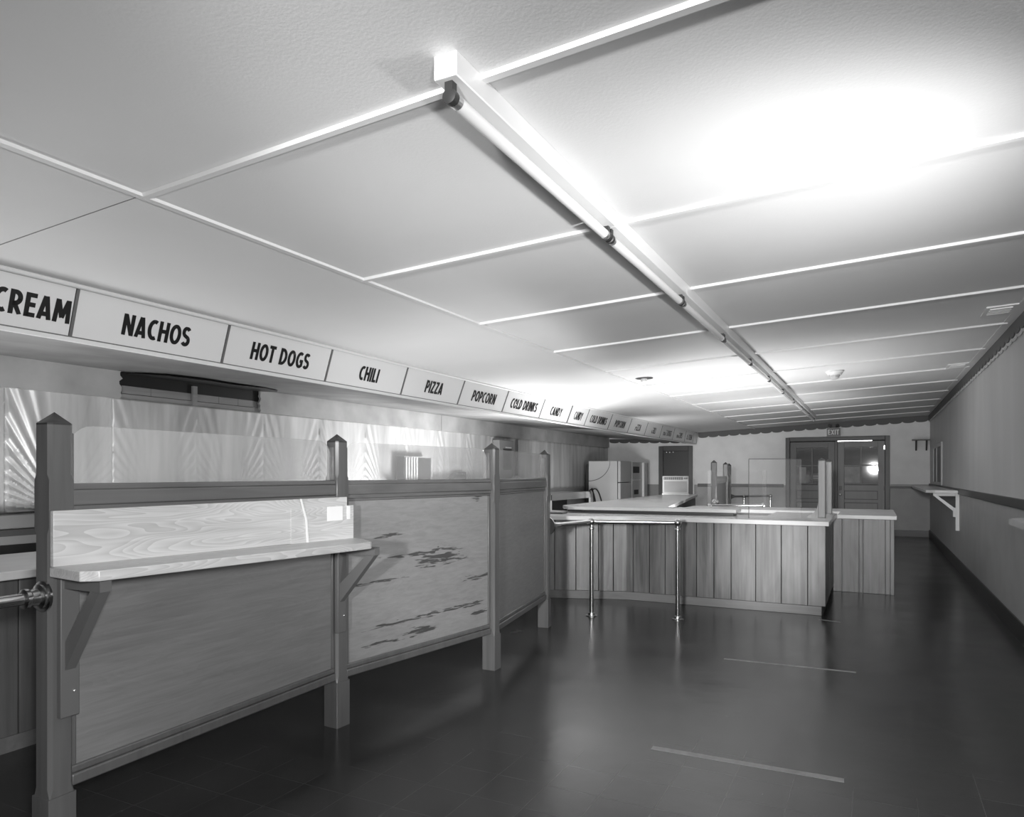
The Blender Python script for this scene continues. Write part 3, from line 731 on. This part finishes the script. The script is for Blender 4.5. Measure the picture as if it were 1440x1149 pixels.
# pale shelf on the foreground partition
sh = thing('wall_shelf', (-2.30, 2.1, 0.5), 'pale wood grain shelf with upstand on brackets on the foreground partition', 'shelf')
ZS = 1.0
def zs(y): return 1.012 - 0.024 * (y - 1.40) / 1.40
poly = [(-2.440, 1.405), (-2.245, 1.385), (-2.205, 1.425), (-2.195, 2.78), (-2.21, 2.81), (-2.355, 2.93), (-2.44, 2.96)]
n = len(poly); b = MB()
vs = [(x, y, zs(y) - 0.034) for x, y in poly] + [(x, y, zs(y)) for x, y in poly]
b.add(vs, [tuple(range(n))[::-1], tuple(range(n, 2*n))] + [(i, (i+1) % n, n+(i+1) % n, n+i) for i in range(n)])
b.build('shelf_board', MT['laminate'], sh, 0.003)
MB().extr([(-2.445, 1.41, zs(1.41)), (-2.462, 2.905, zs(2.9)), (-2.462, 2.905, 1.203), (-2.445, 1.41, 1.198)], (0.018, 0, 0)).build('upstand', MT['laminate'], sh, 0.002)
MB().extr([(-2.441, 2.50, zs(2.5)), (-2.4455, 2.95, zs(2.95)), (-2.4455, 2.95, 1.158), (-2.441, 2.50, 1.158)], (0.006, 0, 0)).build('patch_board', MT['laminate'], sh)
MB().extr([(-2.4365, 2.745, 1.085), (-2.4378, 2.86, 1.085), (-2.4378, 2.86, 1.157), (-2.4365, 2.745, 1.157)], (0.0025, 0, 0)).build('sticker', MT['sticker'], sh, label='white square sticker')
MB().extr([(-2.438, 2.895, 1.087), (-2.4385, 2.92, 1.087), (-2.4385, 2.92, 1.156), (-2.438, 2.895, 1.156)], (0.0025, 0, 0)).build('sticker', MT['sticker'], sh, label='white narrow sticker')
MB().extr([(-2.436, 2.60, zs(2.6)), (-2.436, 2.612, zs(2.6)), (-2.435, 2.60, 1.10), (-2.433, 2.56, 1.203), (-2.433, 2.552, 1.203), (-2.434, 2.588, 1.10)], (0.004, 0, 0)).build('tape_strip', MT['sticker'], sh)
for y in (1.465, 2.885):
    xb = -2.447 if y < 2 else -2.482; zq = zs(y) - 0.035
    br = MB().box(xb, xb + 0.022, y - 0.032, y + 0.032, 0.50, zq).build('bracket', MT['bracket'], sh, 0.003)
    MB().box(xb + 0.022, -2.235, y - 0.02, y + 0.02, zq - 0.04, zq).build('arm', MT['bracket'], br)
    MB().extr([(-2.24, y - 0.018, zq - 0.041), (-2.29, y - 0.018, zq - 0.041), (xb + 0.022, y - 0.018, 0.755), (xb + 0.022, y - 0.018, 0.66)], (0, 0.036, 0)).build('brace', MT['bracket'], br)
    MB().ball((xb + 0.023, y + 0.012, 0.585), 0.006, 10, 6).build('screw', MT['steel_bright'], br)

# ------------------------------------------------------------------ polished pipe rails
def flange(b, c, d, r=0.052):
    return b.lathe(c, d, [(0, r), (0.007, r), (0.011, r * 0.80), (0.018, r * 0.80), (0.024, r * 0.55), (0.045, r * 0.50), (0.052, r * 0.62), (0.064, r * 0.62), (0.070, r * 0.40)])
def ball_post(r, x, y, zr=0.88):
    bl = MB().ball((x, y, zr), 0.035).build('ball_fitting', MT['brass'], r)
    lg = MB().cyl((x, y, 0.01), (x, y, zr - 0.03), 0.0195).lathe((x, y, zr - 0.075), (0, 0, 1), [(0, 0.021), (0.006, 0.027), (0.016, 0.027), (0.026, 0.022)]).build('leg', MT['brass'], r)
    MB().lathe((x, y, 0), (0, 0, 1), [(0, 0.052), (0.006, 0.052), (0.010, 0.034), (0.03, 0.030), (0.034, 0.021)]).build('foot_flange', MT['brass'], lg)
r = thing('pipe_rail', (-2.46, 1.33, 0.90), 'polished pipe rail running out of frame from the nearest partition post', 'rail')
MB().cyl((-2.475, -1.2, 0.912), (-2.475, 1.35, 0.912), 0.0195).build('pipe', MT['brass'], r)
flange(MB(), (-2.475, 1.407, 0.912), (0, -1, 0)).build('flange', MT['brass'], r)
lgx = MB().cyl((-2.475, -1.2, 0.01), (-2.475, -1.2, 0.93), 0.0195).build('leg', MT['brass'], r)
MB().lathe((-2.475, -1.2, 0), (0, 0, 1), [(0, 0.052), (0.008, 0.05), (0.03, 0.022)]).build('foot_flange', MT['brass'], lgx)

r = thing('pipe_rail', (-2.35, 6.25, 0), 'polished pipe rail on two ball-topped legs in front of the counter', 'rail')
A, B2, Cc = (-2.535, 5.664, 0.87), (-2.352, 6.247, 0.88), (-1.597, 6.449, 0.88)
dv = (Vector(B2) - Vector(A)).normalized()
MB().cyl(Vector(A) + dv * 0.03, B2, 0.0195).build('pipe', MT['brass'], r)
MB().cyl(B2, Cc, 0.0195).build('pipe', MT['brass'], r)
MB().lathe(A, dv, [(0, 0.075), (0.008, 0.075), (0.018, 0.056), (0.05, 0.036), (0.10, 0.026), (0.16, 0.021)]).build('flange', MT['brass'], r)
ball_post(r, B2[0], B2[1]); ball_post(r, Cc[0], Cc[1])

r = thing('pipe_rail', (-2.1, 10.7, 0), 'polished pipe rail fixed to the near post of the far partition', 'rail')
A, B2 = (-2.09, 10.695, 0.90), (-1.47, 11.05, 0.865); dv = (Vector((-2.14, 10.52, 0.865)) - Vector(A)).normalized()
K = Vector((-2.14, 10.50, 0.865))
MB().cyl(Vector(A) + dv * 0.02, K, 0.019).build('pipe', MT['brass'], r)
MB().cyl(K, B2, 0.019).build('pipe', MT['brass'], r); flange(MB(), A, dv, 0.06).build('flange', MT['brass'], r)
ball_post(r, B2[0], B2[1], 0.865); ball_post(r, K.x, K.y, 0.865)
r = thing('pipe_rail', (-2.4, 14.3, 0), 'dark pipe rail fixed to the last post of the far partition', 'rail')
A, B2 = (-2.47, 14.146, 0.89), (-1.85, 14.95, 0.89); dv = (Vector(B2) - Vector(A)).normalized()
MB().cyl(Vector(A) + dv * 0.02, B2, 0.0195).build('pipe', MT['dark'], r); flange(MB(), A, dv, 0.05).build('flange', MT['dark'], r)
ball_post(r, B2[0], B2[1], 0.89); ball_post(r, -2.27, 14.41, 0.89)

# ------------------------------------------------------------------ counters
def board_run(p0, p1, seams, z0, z1, depth=0.02, gap=0.006):
    """separate upright boards along a line; seams as fractions 0..1; returns mesh of the boards"""
    p0, p1 = Vector((*p0, 0)), Vector((*p1, 0)); d = p1 - p0; n = Vector((d.y, -d.x, 0)).normalized()
    b = MB()
    for s0, s1 in zip(seams[:-1], seams[1:]):
        L = d.length; g = gap / L / 2
        j = random.uniform(-0.002, 0.002)
        o = p0 + d * (s0 + g) + Vector((0, 0, z0)) - n * 0.0
        b.obox(o, n * (depth + j), d * (s1 - s0 - 2 * g), Vector((0, 0, z1 - z0)))
    return b
random.seed(5)
# serving peninsula
pen = thing('serving_counter', (-1.4, 7.3, 0), 'plank fronted serving counter with white top jutting into the room', 'counter')
FY = 7.25; XE = -0.43
seams = [-2.33, -2.261, -2.085, -1.92, -1.759, -1.6, -1.428, -1.262, -1.03, -0.796, -0.562, -0.405]
fr = [(s + 2.33) / (2.33 - 0.405) for s in seams]
fb = board_run((-2.33, FY), (-0.405, FY), fr, 0.085, 0.838)
l0, l1 = (-3.68, 6.78), (-2.33, FY)
ls = [0, 0.12, 0.24, 0.40, 0.463, 0.622, 0.79, 0.898, 1]
lb = board_run(l0, l1, ls, 0.085, 0.838)
fb.add(lb.v, lb.f)
fb.build('plank_front', MT['plank'], pen, 0.003)
sb = board_run((XE, FY + 0.01), (XE, 8.78), [0, .14, .28, .42, .56, .70, .85, 1], 0.085, 0.838); sb.build('plank_side', MT['plank_dark'], pen, 0.003)
MB().prism([(-3.66, 6.80), (-2.335, FY + 0.003), (XE, FY + 0.003), (XE - 0.005, 8.76), (-1.0, 8.76), (-1.0, 7.72), (-2.33, 7.72), (-3.66, 7.2)], 0.0, 0.838).build('carcass', MT['gap'], pen)
MB().prism([(-3.66, 6.752), (-2.335, 7.215), (-0.44, 7.215), (-0.44, 7.246), (-2.34, 7.246), (-3.66, 6.79)], 0, 0.085).build('kick_board', MT['base'], pen, 0.003)
MB().prism([(-3.70, 6.66), (-2.86, 6.93), (-2.42, 7.11), (-2.20, 7.17), (-0.375, 7.17), (-0.375, 8.76), (-1.02, 8.76), (-1.02, 7.95), (-3.70, 7.95)], 0.838, 0.882).build('counter_top', MT['top'], pen, 0.004)
MB().box(-3.6, -1.02, 7.93, 7.95, 0.02, 0.838).build('inner_panel', MT['dark'], pen)
# raised ledge on its top
rl = thing('raised_ledge', (-2.2, 7.8, 0.88), 'white raised ledge standing on the plank fronted counter top', 'ledge')
MB().prism([(-3.12, 7.52), (-1.28, 7.62), (-1.28, 7.94), (-3.33, 7.94), (-3.30, 7.80)], 0.918, 0.952).build('ledge_top', MT['top'], rl, 0.003)
MB().box(-3.0, -1.32, 7.70, 7.90, 0.883, 0.918).build('riser', MT['dark'], rl)
tr_ = tag(MB().prism([(-3.25, 7.22), (-3.06, 7.22), (-3.06, 7.36), (-3.25, 7.36)], 0.883, 0.896).build('tray', MT['dark'], None, 0.003), 'thin dark tray on the left end of the serving counter top', 'tray')
# second block of the counter
c2 = thing('end_counter', (-0.1, 8.85, 0), 'short plank fronted counter block projecting right behind the serving counter', 'counter')
s2 = [-0.42, -0.327, -0.155, -0.115, 0.104, 0.152, 0.193]
bb = board_run((-0.42, 8.83), (0.193, 8.83), [(s + 0.42) / 0.613 for s in s2], 0.0, 0.822, gap=0.004)
bb.build('plank_front', MT['plank'], c2, 0.003)
MB().prism([(-0.415, 8.835), (0.19, 8.835), (0.19, 10.30), (-2.3, 10.30), (-2.3, 9.62), (-0.415, 9.62)], 0.0, 0.822).build('carcass', MT['plank_dark'], c2)
MB().prism([(-0.375, 8.775), (0.215, 8.775), (0.215, 10.34), (-2.32, 10.34), (-2.32, 9.55), (-0.375, 9.55)], 0.822, 0.866).build('counter_top', MT['top'], c2, 0.004)

# long service counter behind the foreground partition
sc = thing('service_counter', (-3.9, 4.0, 0), 'long plank fronted service counter behind the foreground partition', 'counter')
fr = [0]; 
while fr[-1] < 1: fr.append(min(1, fr[-1] + random.uniform(0.014, 0.026)))
board_run((-3.68, -2.0), (-3.68, 6.72), fr, 0.075, 0.835).build('plank_front', MT['plank_dark'], sc, 0.003)
MB().box(-4.25, -3.683, -2.0, 6.72, 0.0, 0.835).build('carcass', MT['gap'], sc)
MB().box(-3.683, -3.66, -2.0, 6.72, 0.0, 0.075).build('kick_board', MT['base'], sc)
MB().box(-4.28, -3.50, -2.0, 6.64, 0.838, 0.878).build('counter_top', MT['top'], sc, 0.004)
# far run to the air conditioner
fc = thing('back_counter', (-3.0, 10.5, 0), 'long counter running from the serving counter back to the air conditioner', 'counter')
MB().prism([(-3.36, 7.96), (-2.10, 7.96), (-2.96, 13.45), (-3.52, 13.45)], 0.90, 0.945).build('counter_top', MT['top'], fc, 0.004)
MB().prism([(-3.32, 8.0), (-2.16, 8.0), (-2.99, 13.42), (-3.48, 13.42)], 0.0, 0.90).build('carcass', MT['dark'], fc)

# posts and clear guards on the counter
def counter_post(x, y, z, top, label):
    r = thing('counter_post', (x, y, z), label, 'post', 'pale posts at the counter end')
    h = 0.033
    MB().box(x - h, x + h, y - h, y + h, z, top).build('shaft', MT['pale_post'], r, 0.006)
    prof = [(x - h, y - h, z), (x - h - 0.11, y - h, z), (x - h - 0.09, y - h, z + 0.018), (x - h - 0.05, y - h, z + 0.04), (x - h - 0.015, y - h, z + 0.085), (x - h, y - h, z + 0.15)]
    MB().extr(prof, (0, 2 * h, 0)).build('foot_bracket', MT['pale_post'], r)
    MB().add([(x-h-.004, y-h-.004, top), (x+h+.004, y-h-.004, top), (x+h+.004, y+h+.004, top), (x-h-.004, y+h+.004, top), (x, y, top + 0.025)], [(3,2,1,0),(0,1,4),(1,2,4),(2,3,4),(3,0,4)]).build('cap', MT['cap'], r)
counter_post(-0.475, 7.84, 0.882, 1.462, 'pale square post on the counter end, the nearer of the pair')
counter_post(-0.455, 8.66, 0.882, 1.462, 'pale square post on the counter end, the farther of the pair')
g = tag(MB().box(-0.480, -0.474, 7.90, 8.60, 0.90, 1.44).build('clear_guard', MT['clear2']), 'clear sheet standing between the two pale counter posts', 'screen')
g = thing('sneeze_guard', (-0.88, 7.45, 0.882), 'large clear upright guard sheet on the serving counter in front of the double door', 'screen')
a, c = Vector((-1.11, 7.34, 0.884)), Vector((-0.65, 7.57, 0.884)); tt = (c - a).normalized(); nn = Vector((tt.y, -tt.x, 0))
MB().obox(a, nn * 0.006, c - a, (0, 0, 0.585)).build('clear_sheet', MT['clear2'], g)
MB().obox(a - tt * 0.004, nn * 0.008, tt * 0.004, (0, 0, 0.588)).obox(a + Vector((0, 0, 0.585)), nn * 0.008, (c - a), (0, 0, 0.005)).build('edge_strip', MT['edge'], g)
g = thing('sneeze_guard', (-1.7, 9.95, 0.866), 'farther clear guard sheet with two upright edges behind the serving counter', 'screen')
a, c = Vector((-2.00, 9.82, 0.868)), Vector((-1.34, 10.20, 0.868)); tt = (c - a).normalized(); nn = Vector((tt.y, -tt.x, 0))
MB().obox(a, nn * 0.006, c - a, (0, 0, 0.50)).build('clear_sheet', MT['clear3'], g)
for q in (a, c): MB().obox(q - tt * 0.025 - nn * 0.004, nn * 0.014, tt * 0.05, (0, 0, 0.505)).build('upright', MT['clear2'], g)

# ------------------------------------------------------------------ air conditioner
ang = math.radians(14)
ac = thing('air_conditioner', (0, 0, 0), 'pale window air conditioner standing on the far end of the back counter', 'air conditioner')
def acp(b): 
    M = Matrix.Translation((-3.27, 13.05, 0.947)) @ Matrix.Rotation(ang, 4, 'Z'); b.v = [tuple(M @ Vector(p)) for p in b.v]; return b
W, HH = 0.235, 0.34
acp(MB().box(-W, W, 0.0, 0.30, 0.012, HH)).build('case', MT['ac'], ac, 0.008)
b = MB()
for k in range(26): b.box(-W + 0.03, W - 0.03, -0.006, 0.001, 0.045 + k * 0.0078, 0.045 + k * 0.0078 + 0.0045)
acp(b).build('grille', MT['grille'], ac)
acp(MB().box(-W + 0.02, W - 0.105, -0.004, 0.001, 0.272, 0.322)).build('vent_louvre', MT['dark'], ac)
b = MB()
for k in range(9): b.box(-W + 0.03 + k * 0.037, -W + 0.034 + k * 0.037, -0.008, -0.003, 0.272, 0.322)
acp(b).build('vent_slat', MT['ac'], ac)
acp(MB().box(W - 0.09, W - 0.02, -0.004, 0.001, 0.278, 0.318)).build('control_panel', MT['grille'], ac)
acp(MB().cyl((W - 0.04, -0.018, 0.30), (W - 0.04, 0, 0.30), 0.012).box(W - 0.083, W - 0.062, -0.007, 0, 0.29, 0.306)).build('knob', MT['dark'], ac)
acp(MB().box(-W - 0.01, W + 0.01, 0.02, 0.28, 0.0, 0.012)).build('base_tray', MT['white'], ac)
acp(MB().box(-0.02, 0.02, 0.06, 0.10, HH, HH + 0.012)).build('lift_tab', MT['dark'], ac)

# ------------------------------------------------------------------ refrigerator and open cabinet by the left wall
fx = -5.05
fg = thing('refrigerator', (-5.4, 15.4, 0), 'pale two door refrigerator with a cord line across its side', 'refrigerator')
MB().box(-5.72, fx, 15.0, 15.80, 0.03, 1.615).build('cabinet_body', MT['fridge'], fg, 0.008)
MB().box(-5.80, -5.72, 15.03, 15.77, 0.05, 1.55).build('condenser_back', MT['black'], fg)
MB().box(fx + 0.012, fx + 0.075, 15.0, 15.80, 1.145, 1.615).build('freezer_door', MT['fridge'], fg, 0.012)
MB().box(fx + 0.012, fx + 0.075, 15.0, 15.80, 0.10, 1.13).build('fridge_door', MT['fridge'], fg, 0.012)
MB().box(fx, fx + 0.012, 15.01, 15.79, 0.10, 1.61).build('door_gasket', MT['black'], fg)
MB().box(-5.70, fx - 0.02, 15.02, 15.78, 0, 0.03).build('plinth', MT['dark'], fg)
crv = [(-5.715 + 0.40 * math.sin(q * math.pi / 2) ** 1.0 * 1.25, 14.996, 1.17 + 0.435 * (1 - math.cos(q * math.pi / 2))) for q in [k / 14 for k in range(15)]]
MB().tube(crv, 0.006, 8).build('power_cord', MT['dark'], fg, label='thin cord curving over the side')
cb = thing('oven_cabinet', (-5.4, 16.3, 0), 'pale cabinet with black square openings between refrigerator and back wall', 'cabinet')
cx = -4.98
MB().box(-5.70, cx, 15.86, 16.95, 0.0, 1.60).build('cabinet_body', MT['fridge'], cb, 0.006)
for (y0, y1, z0, z1) in ((15.93, 16.42, 1.35, 1.50), (16.0, 16.35, 0.85, 0.96), (16.0, 16.35, 0.62, 0.75)):
    MB().box(cx - 0.05, cx + 0.002, y0, y1, z0, z1).build('opening', MT['black'], cb)
MB().box(cx, cx + 0.012, 15.9, 16.5, 1.18, 1.195).build('shelf_lip', MT['white'], cb)
MB().box(cx + 0.002, cx + 0.06, 16.62, 16.90, 0.60, 1.60).build('door', MT['white'], cb, 0.006)

# stainless work table in the gap past the foreground partition
wt = thing('work_table', (-5.75, 13.3, 0), 'bright edged stainless work table with dark open underside by the left wall', 'table')
tx = -5.45
MB().box(-6.04, tx, 12.31, 14.45, 0.935, 0.955).box(tx - 0.02, tx, 12.31, 14.45, 0.815, 0.935).build('table_top', MT['steel_bright'], wt, 0.004)
for (x, y) in ((tx - 0.04, 12.31), (tx - 0.04, 14.41)): MB().box(x, x + 0.04, y, y + 0.04, 0.0, 0.935).build('leg', MT['white'], wt)
MB().box(-6.0, tx - 0.05, 12.36, 14.40, 0.30, 0.33).build('lower_shelf', MT['dark'], wt)
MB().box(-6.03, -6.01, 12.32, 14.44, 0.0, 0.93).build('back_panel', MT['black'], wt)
for k, (dy, dz, sp) in enumerate(((0.0, 0.0, 0.42), (0.10, 0.02, 0.62), (-0.05, 0.03, 0.18))):
    pts = [(tx + 0.03 + 0.032 * k, 14.25 + dy + sp * q, 0.96 + dz + 0.10 * math.sin(q * math.pi * 0.62) - 0.42 * q ** 2.2) for q in [j / 14 for j in range(15)]]
    tag(MB().tube(pts, 0.014, 8).build('cable', MT['black']), ['black cable loop over the work table end, middle of three', 'black cable loop over the work table end, reaching farthest right', 'black cable over the work table end, hanging steepest'][k], 'cable', 'cables at the work table')

# back bar along the left wall behind the service counter
bk = thing('back_bar', (-5.8, 5.0, 0), 'grey back bar with a black painted overhang shadow along the foot of the metal sheets', 'counter')
MB().box(XL - 0.025, -5.86, -2, 12.2, 0.90, 1.01).build('upper_rail', MT['bracket'], bk, 0.006)
MB().box(XL - 0.025, -5.83, -2, 12.2, 0.85, 0.90).build('moulding', MT['dark_trim'], bk, 0.006)
MB().box(XL - 0.025, -5.9, -2, 12.2, 0.78, 0.85).build('panel_strip', MT['bracket'], bk)
MB().box(XL - 0.025, -6.0, -2, 12.2, 0.70, 0.78).build('shadow_strip', MT['black'], bk)  # black strip paints in the shadow under the overhang
MB().box(XL - 0.025, -5.6, -2, 12.2, 0.0, 0.70).build('cabinet_run', MT['rwall'], bk)
struct(MB().box(XL - 0.03, XL + 0.03, 12.25, YB, 0.95, 1.02).build('trim_18', MT['wains']))
# shelf on the sheets, hidden by the partition rail, and what stands on it
bs = thing('back_shelf', (-5.9, 9.8, 1.2), 'narrow steel shelf on the metal wall carrying the slatted box', 'shelf')
MB().box(XL + 0.005, -5.72, 8.1, 12.15, 1.205, 1.222).build('shelf_board', MT['steel_dull'], bs)
for y in (8.5, 10.0, 11.7): MB().extr([(XL + 0.005, y, 1.205), (-5.8, y, 1.205), (XL + 0.005, y, 1.08)], (0, 0.02, 0)).build('bracket', MT['steel_dull'], bs)
hb_ = thing('slatted_box', (-5.95, 8.65, 1.222), 'small box with bright upright slats and a dark mesh half by the metal wall', 'heater')
hx = -5.90
MB().box(XL + 0.045, hx, 8.22, 8.92, 1.222, 1.575).build('case', MT['gap'], hb_, 0.006)
for k in range(5): MB().box(hx, hx + 0.014, 8.25 + 0.065 * k, 8.285 + 0.065 * k, 1.235, 1.56).build('slat', MT['white'], hb_)
MB().box(hx, hx + 0.012, 8.22, 8.92, 1.56, 1.575).box(hx, hx + 0.012, 8.895, 8.92, 1.235, 1.56).build('rim', MT['fridge'], hb_)
sbx = thing('control_box', (-5.97, 9.86, 1.222), 'small dark control box with little knobs, right of the slatted box', 'box')
MB().extr([(-5.95, 9.62, 1.222), (-5.95, 10.02, 1.222), (-5.95, 10.02, 1.36), (-5.95, 9.72, 1.345), (-5.95, 9.62, 1.29)], (-0.08, 0, 0)).build('case', MT['dark_trim'], sbx, 0.004)
for k in range(4): MB().cyl((-5.95, 9.72 + 0.075 * k, 1.325), (-5.935, 9.72 + 0.075 * k, 1.325), 0.014, seg=10).build('knob', MT['steel_bright'], sbx)
MB().extr([(-5.949, 9.62, 1.25), (-5.949, 9.99, 1.25), (-5.949, 9.99, 1.26), (-5.949, 9.62, 1.26)], (0.003, 0, 0)).build('trim_line', MT['fridge'], sbx)
dp = thing('dispenser', (-5.98, 11.35, 1.222), 'tall grey wall dispenser seen through the third pane of the partition', 'dispenser')
MB().box(XL + 0.045, -5.90, 11.08, 11.62, 1.222, 1.93).build('case', MT['wains'], dp, 0.008)
MB().box(-5.90, -5.892, 11.22, 11.54, 1.40, 1.78).build('front_panel', MT['dark'], dp)
MB().box(-5.893, -5.886, 11.30, 11.52, 1.79, 1.812).build('name_strip', MT['white'], dp)
random.seed(9)
cr = MB(); n = 16; m = 8
for i in range(n + 1):
    for j in range(m + 1):
        cr.v.append((-5.86 + 0.10 * j / m + random.uniform(-.012, .012), 11.35 + 0.42 * i / n + random.uniform(-.01, .01), 1.232 + 0.065 * math.sin(math.pi * i / n) * (0.4 + 0.6 * abs(math.sin(i * 1.3 + j))) * math.sin(math.pi * (j + .3) / (m + .6)) + random.uniform(0, .008)))
for i in range(n):
    for j in range(m):
        a = i * (m + 1) + j; cr.f.append((a, a + 1, a + m + 2, a + m + 1)); cr.sm.append(False)
o = tag(cr.build('crumpled_film', MT['white']), 'crumpled white film on the back shelf in front of the dispenser', 'wrapper'); sol = o.modifiers.new('thick', 'SOLIDIFY'); sol.thickness = 0.002
tag(MB().cyl((XL + 0.05, 12.02, 1.223), (XL + 0.05, 12.02, 1.98), 0.022, seg=12).build('conduit', MT['dark']), 'upright dark conduit on the metal wall right of the dispenser', 'pipe')

# ------------------------------------------------------------------ ceiling fittings
sd = thing('smoke_detector', (-0.405, 8.85, zc(-0.405)), 'round white smoke detector on the ceiling right of the strip lights', 'smoke detector')
MB().lathe((-0.405, 8.85, zc(-0.405) + 0.004), (0, 0, -1), [(0, 0.095), (0.02, 0.095), (0.032, 0.08), (0.05, 0.075)]).build('base', MT['white'], sd)
MB().lathe((-0.405, 8.85, zc(-0.405) - 0.046), (0, 0, -1), [(0, 0.055), (0.03, 0.05), (0.045, 0.03)]).build('sensor', MT['fridge'], sd)
dl = thing('ceiling_socket', (-2.30, 7.76, zc(-2.3)), 'round dark light socket plate on the ceiling left of the strip lights', 'light')
MB().lathe((-2.30, 7.76, zc(-2.3) + 0.008), (0, 0, -1), [(0, 0.10), (0.012, 0.10), (0.016, 0.075)]).build('plate', MT['dark'], dl)
MB().lathe((-2.30, 7.76, zc(-2.3) - 0.008), (0, 0, -1), [(0, 0.035), (0.03, 0.033), (0.04, 0.02)]).build('socket', MT['white'], dl)
for (x, y, lb) in ((0.86, 6.45, 'square embossed white vent plate on the ceiling, the nearer one by the right wall'), (0.86, 9.50, 'square embossed white vent plate on the ceiling, the farther one by the right wall')):
    vt = thing('ceiling_vent', (x, y, zc(x)), lb, 'vent', 'ceiling vent plates')
    sl = 0.05
    def tilt(b): b.v = [(p[0], p[1], p[2] + zc(p[0])) for p in b.v]; return b
    tilt(MB().box(x - 0.13, x + 0.07, y - 0.22, y + 0.10, -0.010, 0.002)).build('plate', MT['ceiling'], vt)
    b = MB(); 
    for k in range(4): b.box(x - 0.10, x + 0.04, y - 0.17 + 0.06 * k, y - 0.14 + 0.06 * k, -0.018, -0.010)
    tilt(b).build('louvre', MT['white'], vt)

# exit sign with twin lamps
ex = thing('exit_sign', (-0.80, YB, 2.15), 'small EXIT sign with two dark lamp heads above the double door', 'sign')
MB().box(-0.955, -0.66, YB - 0.09, YB - 0.002, 2.155, 2.345).build('case', MT['white'], ex, 0.005)
MB().box(-0.945, -0.67, YB - 0.094, YB - 0.089, 2.163, 2.337).build('face', MT['grille'], ex)
text_mesh('EXIT', (-0.81, YB - 0.0945, 2.25), (1, 0, 0), (0, 0, 1), (0, -1, 0), 0.115, wscale=0.95).build('lettering', MT['sticker'], ex)
MB().cyl((-0.86, YB - 0.05, 2.345), (-0.86, YB - 0.05, 2.37), 0.01).cyl((-0.76, YB - 0.05, 2.345), (-0.76, YB - 0.05, 2.37), 0.01).build('lamp_stem', MT['socket'], ex)
for x, dx in ((-0.87, -0.3), (-0.75, 0.3)): MB().lathe((x, YB - 0.04, 2.40), (dx, -1, -0.2), [(0, 0.018), (0.03, 0.030), (0.07, 0.036), (0.075, 0.030)]).build('lamp_head', MT['socket'], ex)

# ------------------------------------------------------------------ shelves on the right
cs = thing('corner_shelf', (0.85, YB, 1.8), 'small dark shelf on two brackets in the far right corner of the back wall', 'shelf')
MB().box(0.70, XR - 0.005, YB - 0.20, YB - 0.002, 2.03, 2.055).build('shelf_board', MT['dark'], cs)
for x in (0.765, 0.955): MB().extr([(x, YB - 0.002, 2.03), (x, YB - 0.002, 1.82), (x, YB - 0.03, 1.82), (x, YB - 0.15, 2.03)], (0.03, 0, 0)).build('bracket', MT['dark'], cs)
def wall_ledge(y0, y1, label, depth, brackets, clip, z=1.05):
    r = thing('wall_ledge', (XR, (y0 + y1) / 2, 0.55), label, 'ledge', 'pale ledges on the right wall')
    x1 = XR - 0.024; x0 = XR - depth; q = 0.10
    poly = [(x1, y0), (x1, y1), (x0 + (q if clip[1] else 0), y1), (x0, y1 - (q if clip[1] else 0)), (x0, y0 + (q if clip[0] else 0)), (x0 + (q if clip[0] else 0), y0)]
    MB().prism(poly[::-1], z - 0.038, z).build('ledge_board', MT['top'], r, 0.003)
    for y in brackets:
        bk = MB().box(XR - 0.046, XR - 0.001, y, y + 0.045, 0.545, z - 0.039).build('bracket', MT['white'], r, 0.003)
        MB().box(x0 + 0.09, XR - 0.047, y + 0.005, y + 0.04, z - 0.08, z - 0.039).build('arm', MT['white'], bk)
        MB().extr([(x0 + 0.10, y + 0.006, z - 0.081), (x0 + 0.15, y + 0.006, z - 0.081), (XR - 0.047, y + 0.006, z - 0.25), (XR - 0.047, y + 0.006, z - 0.31)], (0, 0.032, 0)).build('brace', MT['white'], bk)
    return r
lg = wall_ledge(11.35, 15.6, 'long pale ledge on a bracket near the far end of the right wall', 0.40, (11.45,), (1, 0), 1.10)
tag(MB().box(XR - 0.075, XR - 0.047, 11.43, 11.52, 0.735, 0.86).build('outlet_box', MT['white']), 'white outlet box on the bracket under the far right wall ledge', 'socket')
wall_ledge(2.2, 5.28, 'pale ledge with a clipped corner cut off by the right edge of the picture', 0.315, (2.6, 4.4), (1, 1), 1.055)

# ------------------------------------------------------------------ tape on the floor
def tape(x0, y0, x1, y1, wd, label):
    a, c = Vector((x0, y0, 0.0)), Vector((x1, y1, 0)); t = (c - a).normalized(); n = Vector((-t.y, t.x, 0))
    b = MB(); b.obox(a - n * wd / 2 + Vector((0, 0, 0.0003)), c - a, n * wd, (0, 0, 0.0012))
    return tag(b.build('floor_tape', MT['tape']), label, 'tape', 'tape marks on the floor')
tape(-0.958, 3.365, -0.117, 3.378, 0.045, 'long pale tape strip on the floor, the nearest one')
tape(-0.96, 5.22, -0.11, 5.26, 0.028, 'faint tape strip on the floor between the nearest strip and the counter')
tape(-0.45, 7.02, -0.27, 6.98, 0.03, 'short tape scrap on the floor by the counter corner')
print('objects', len(bpy.data.objects))
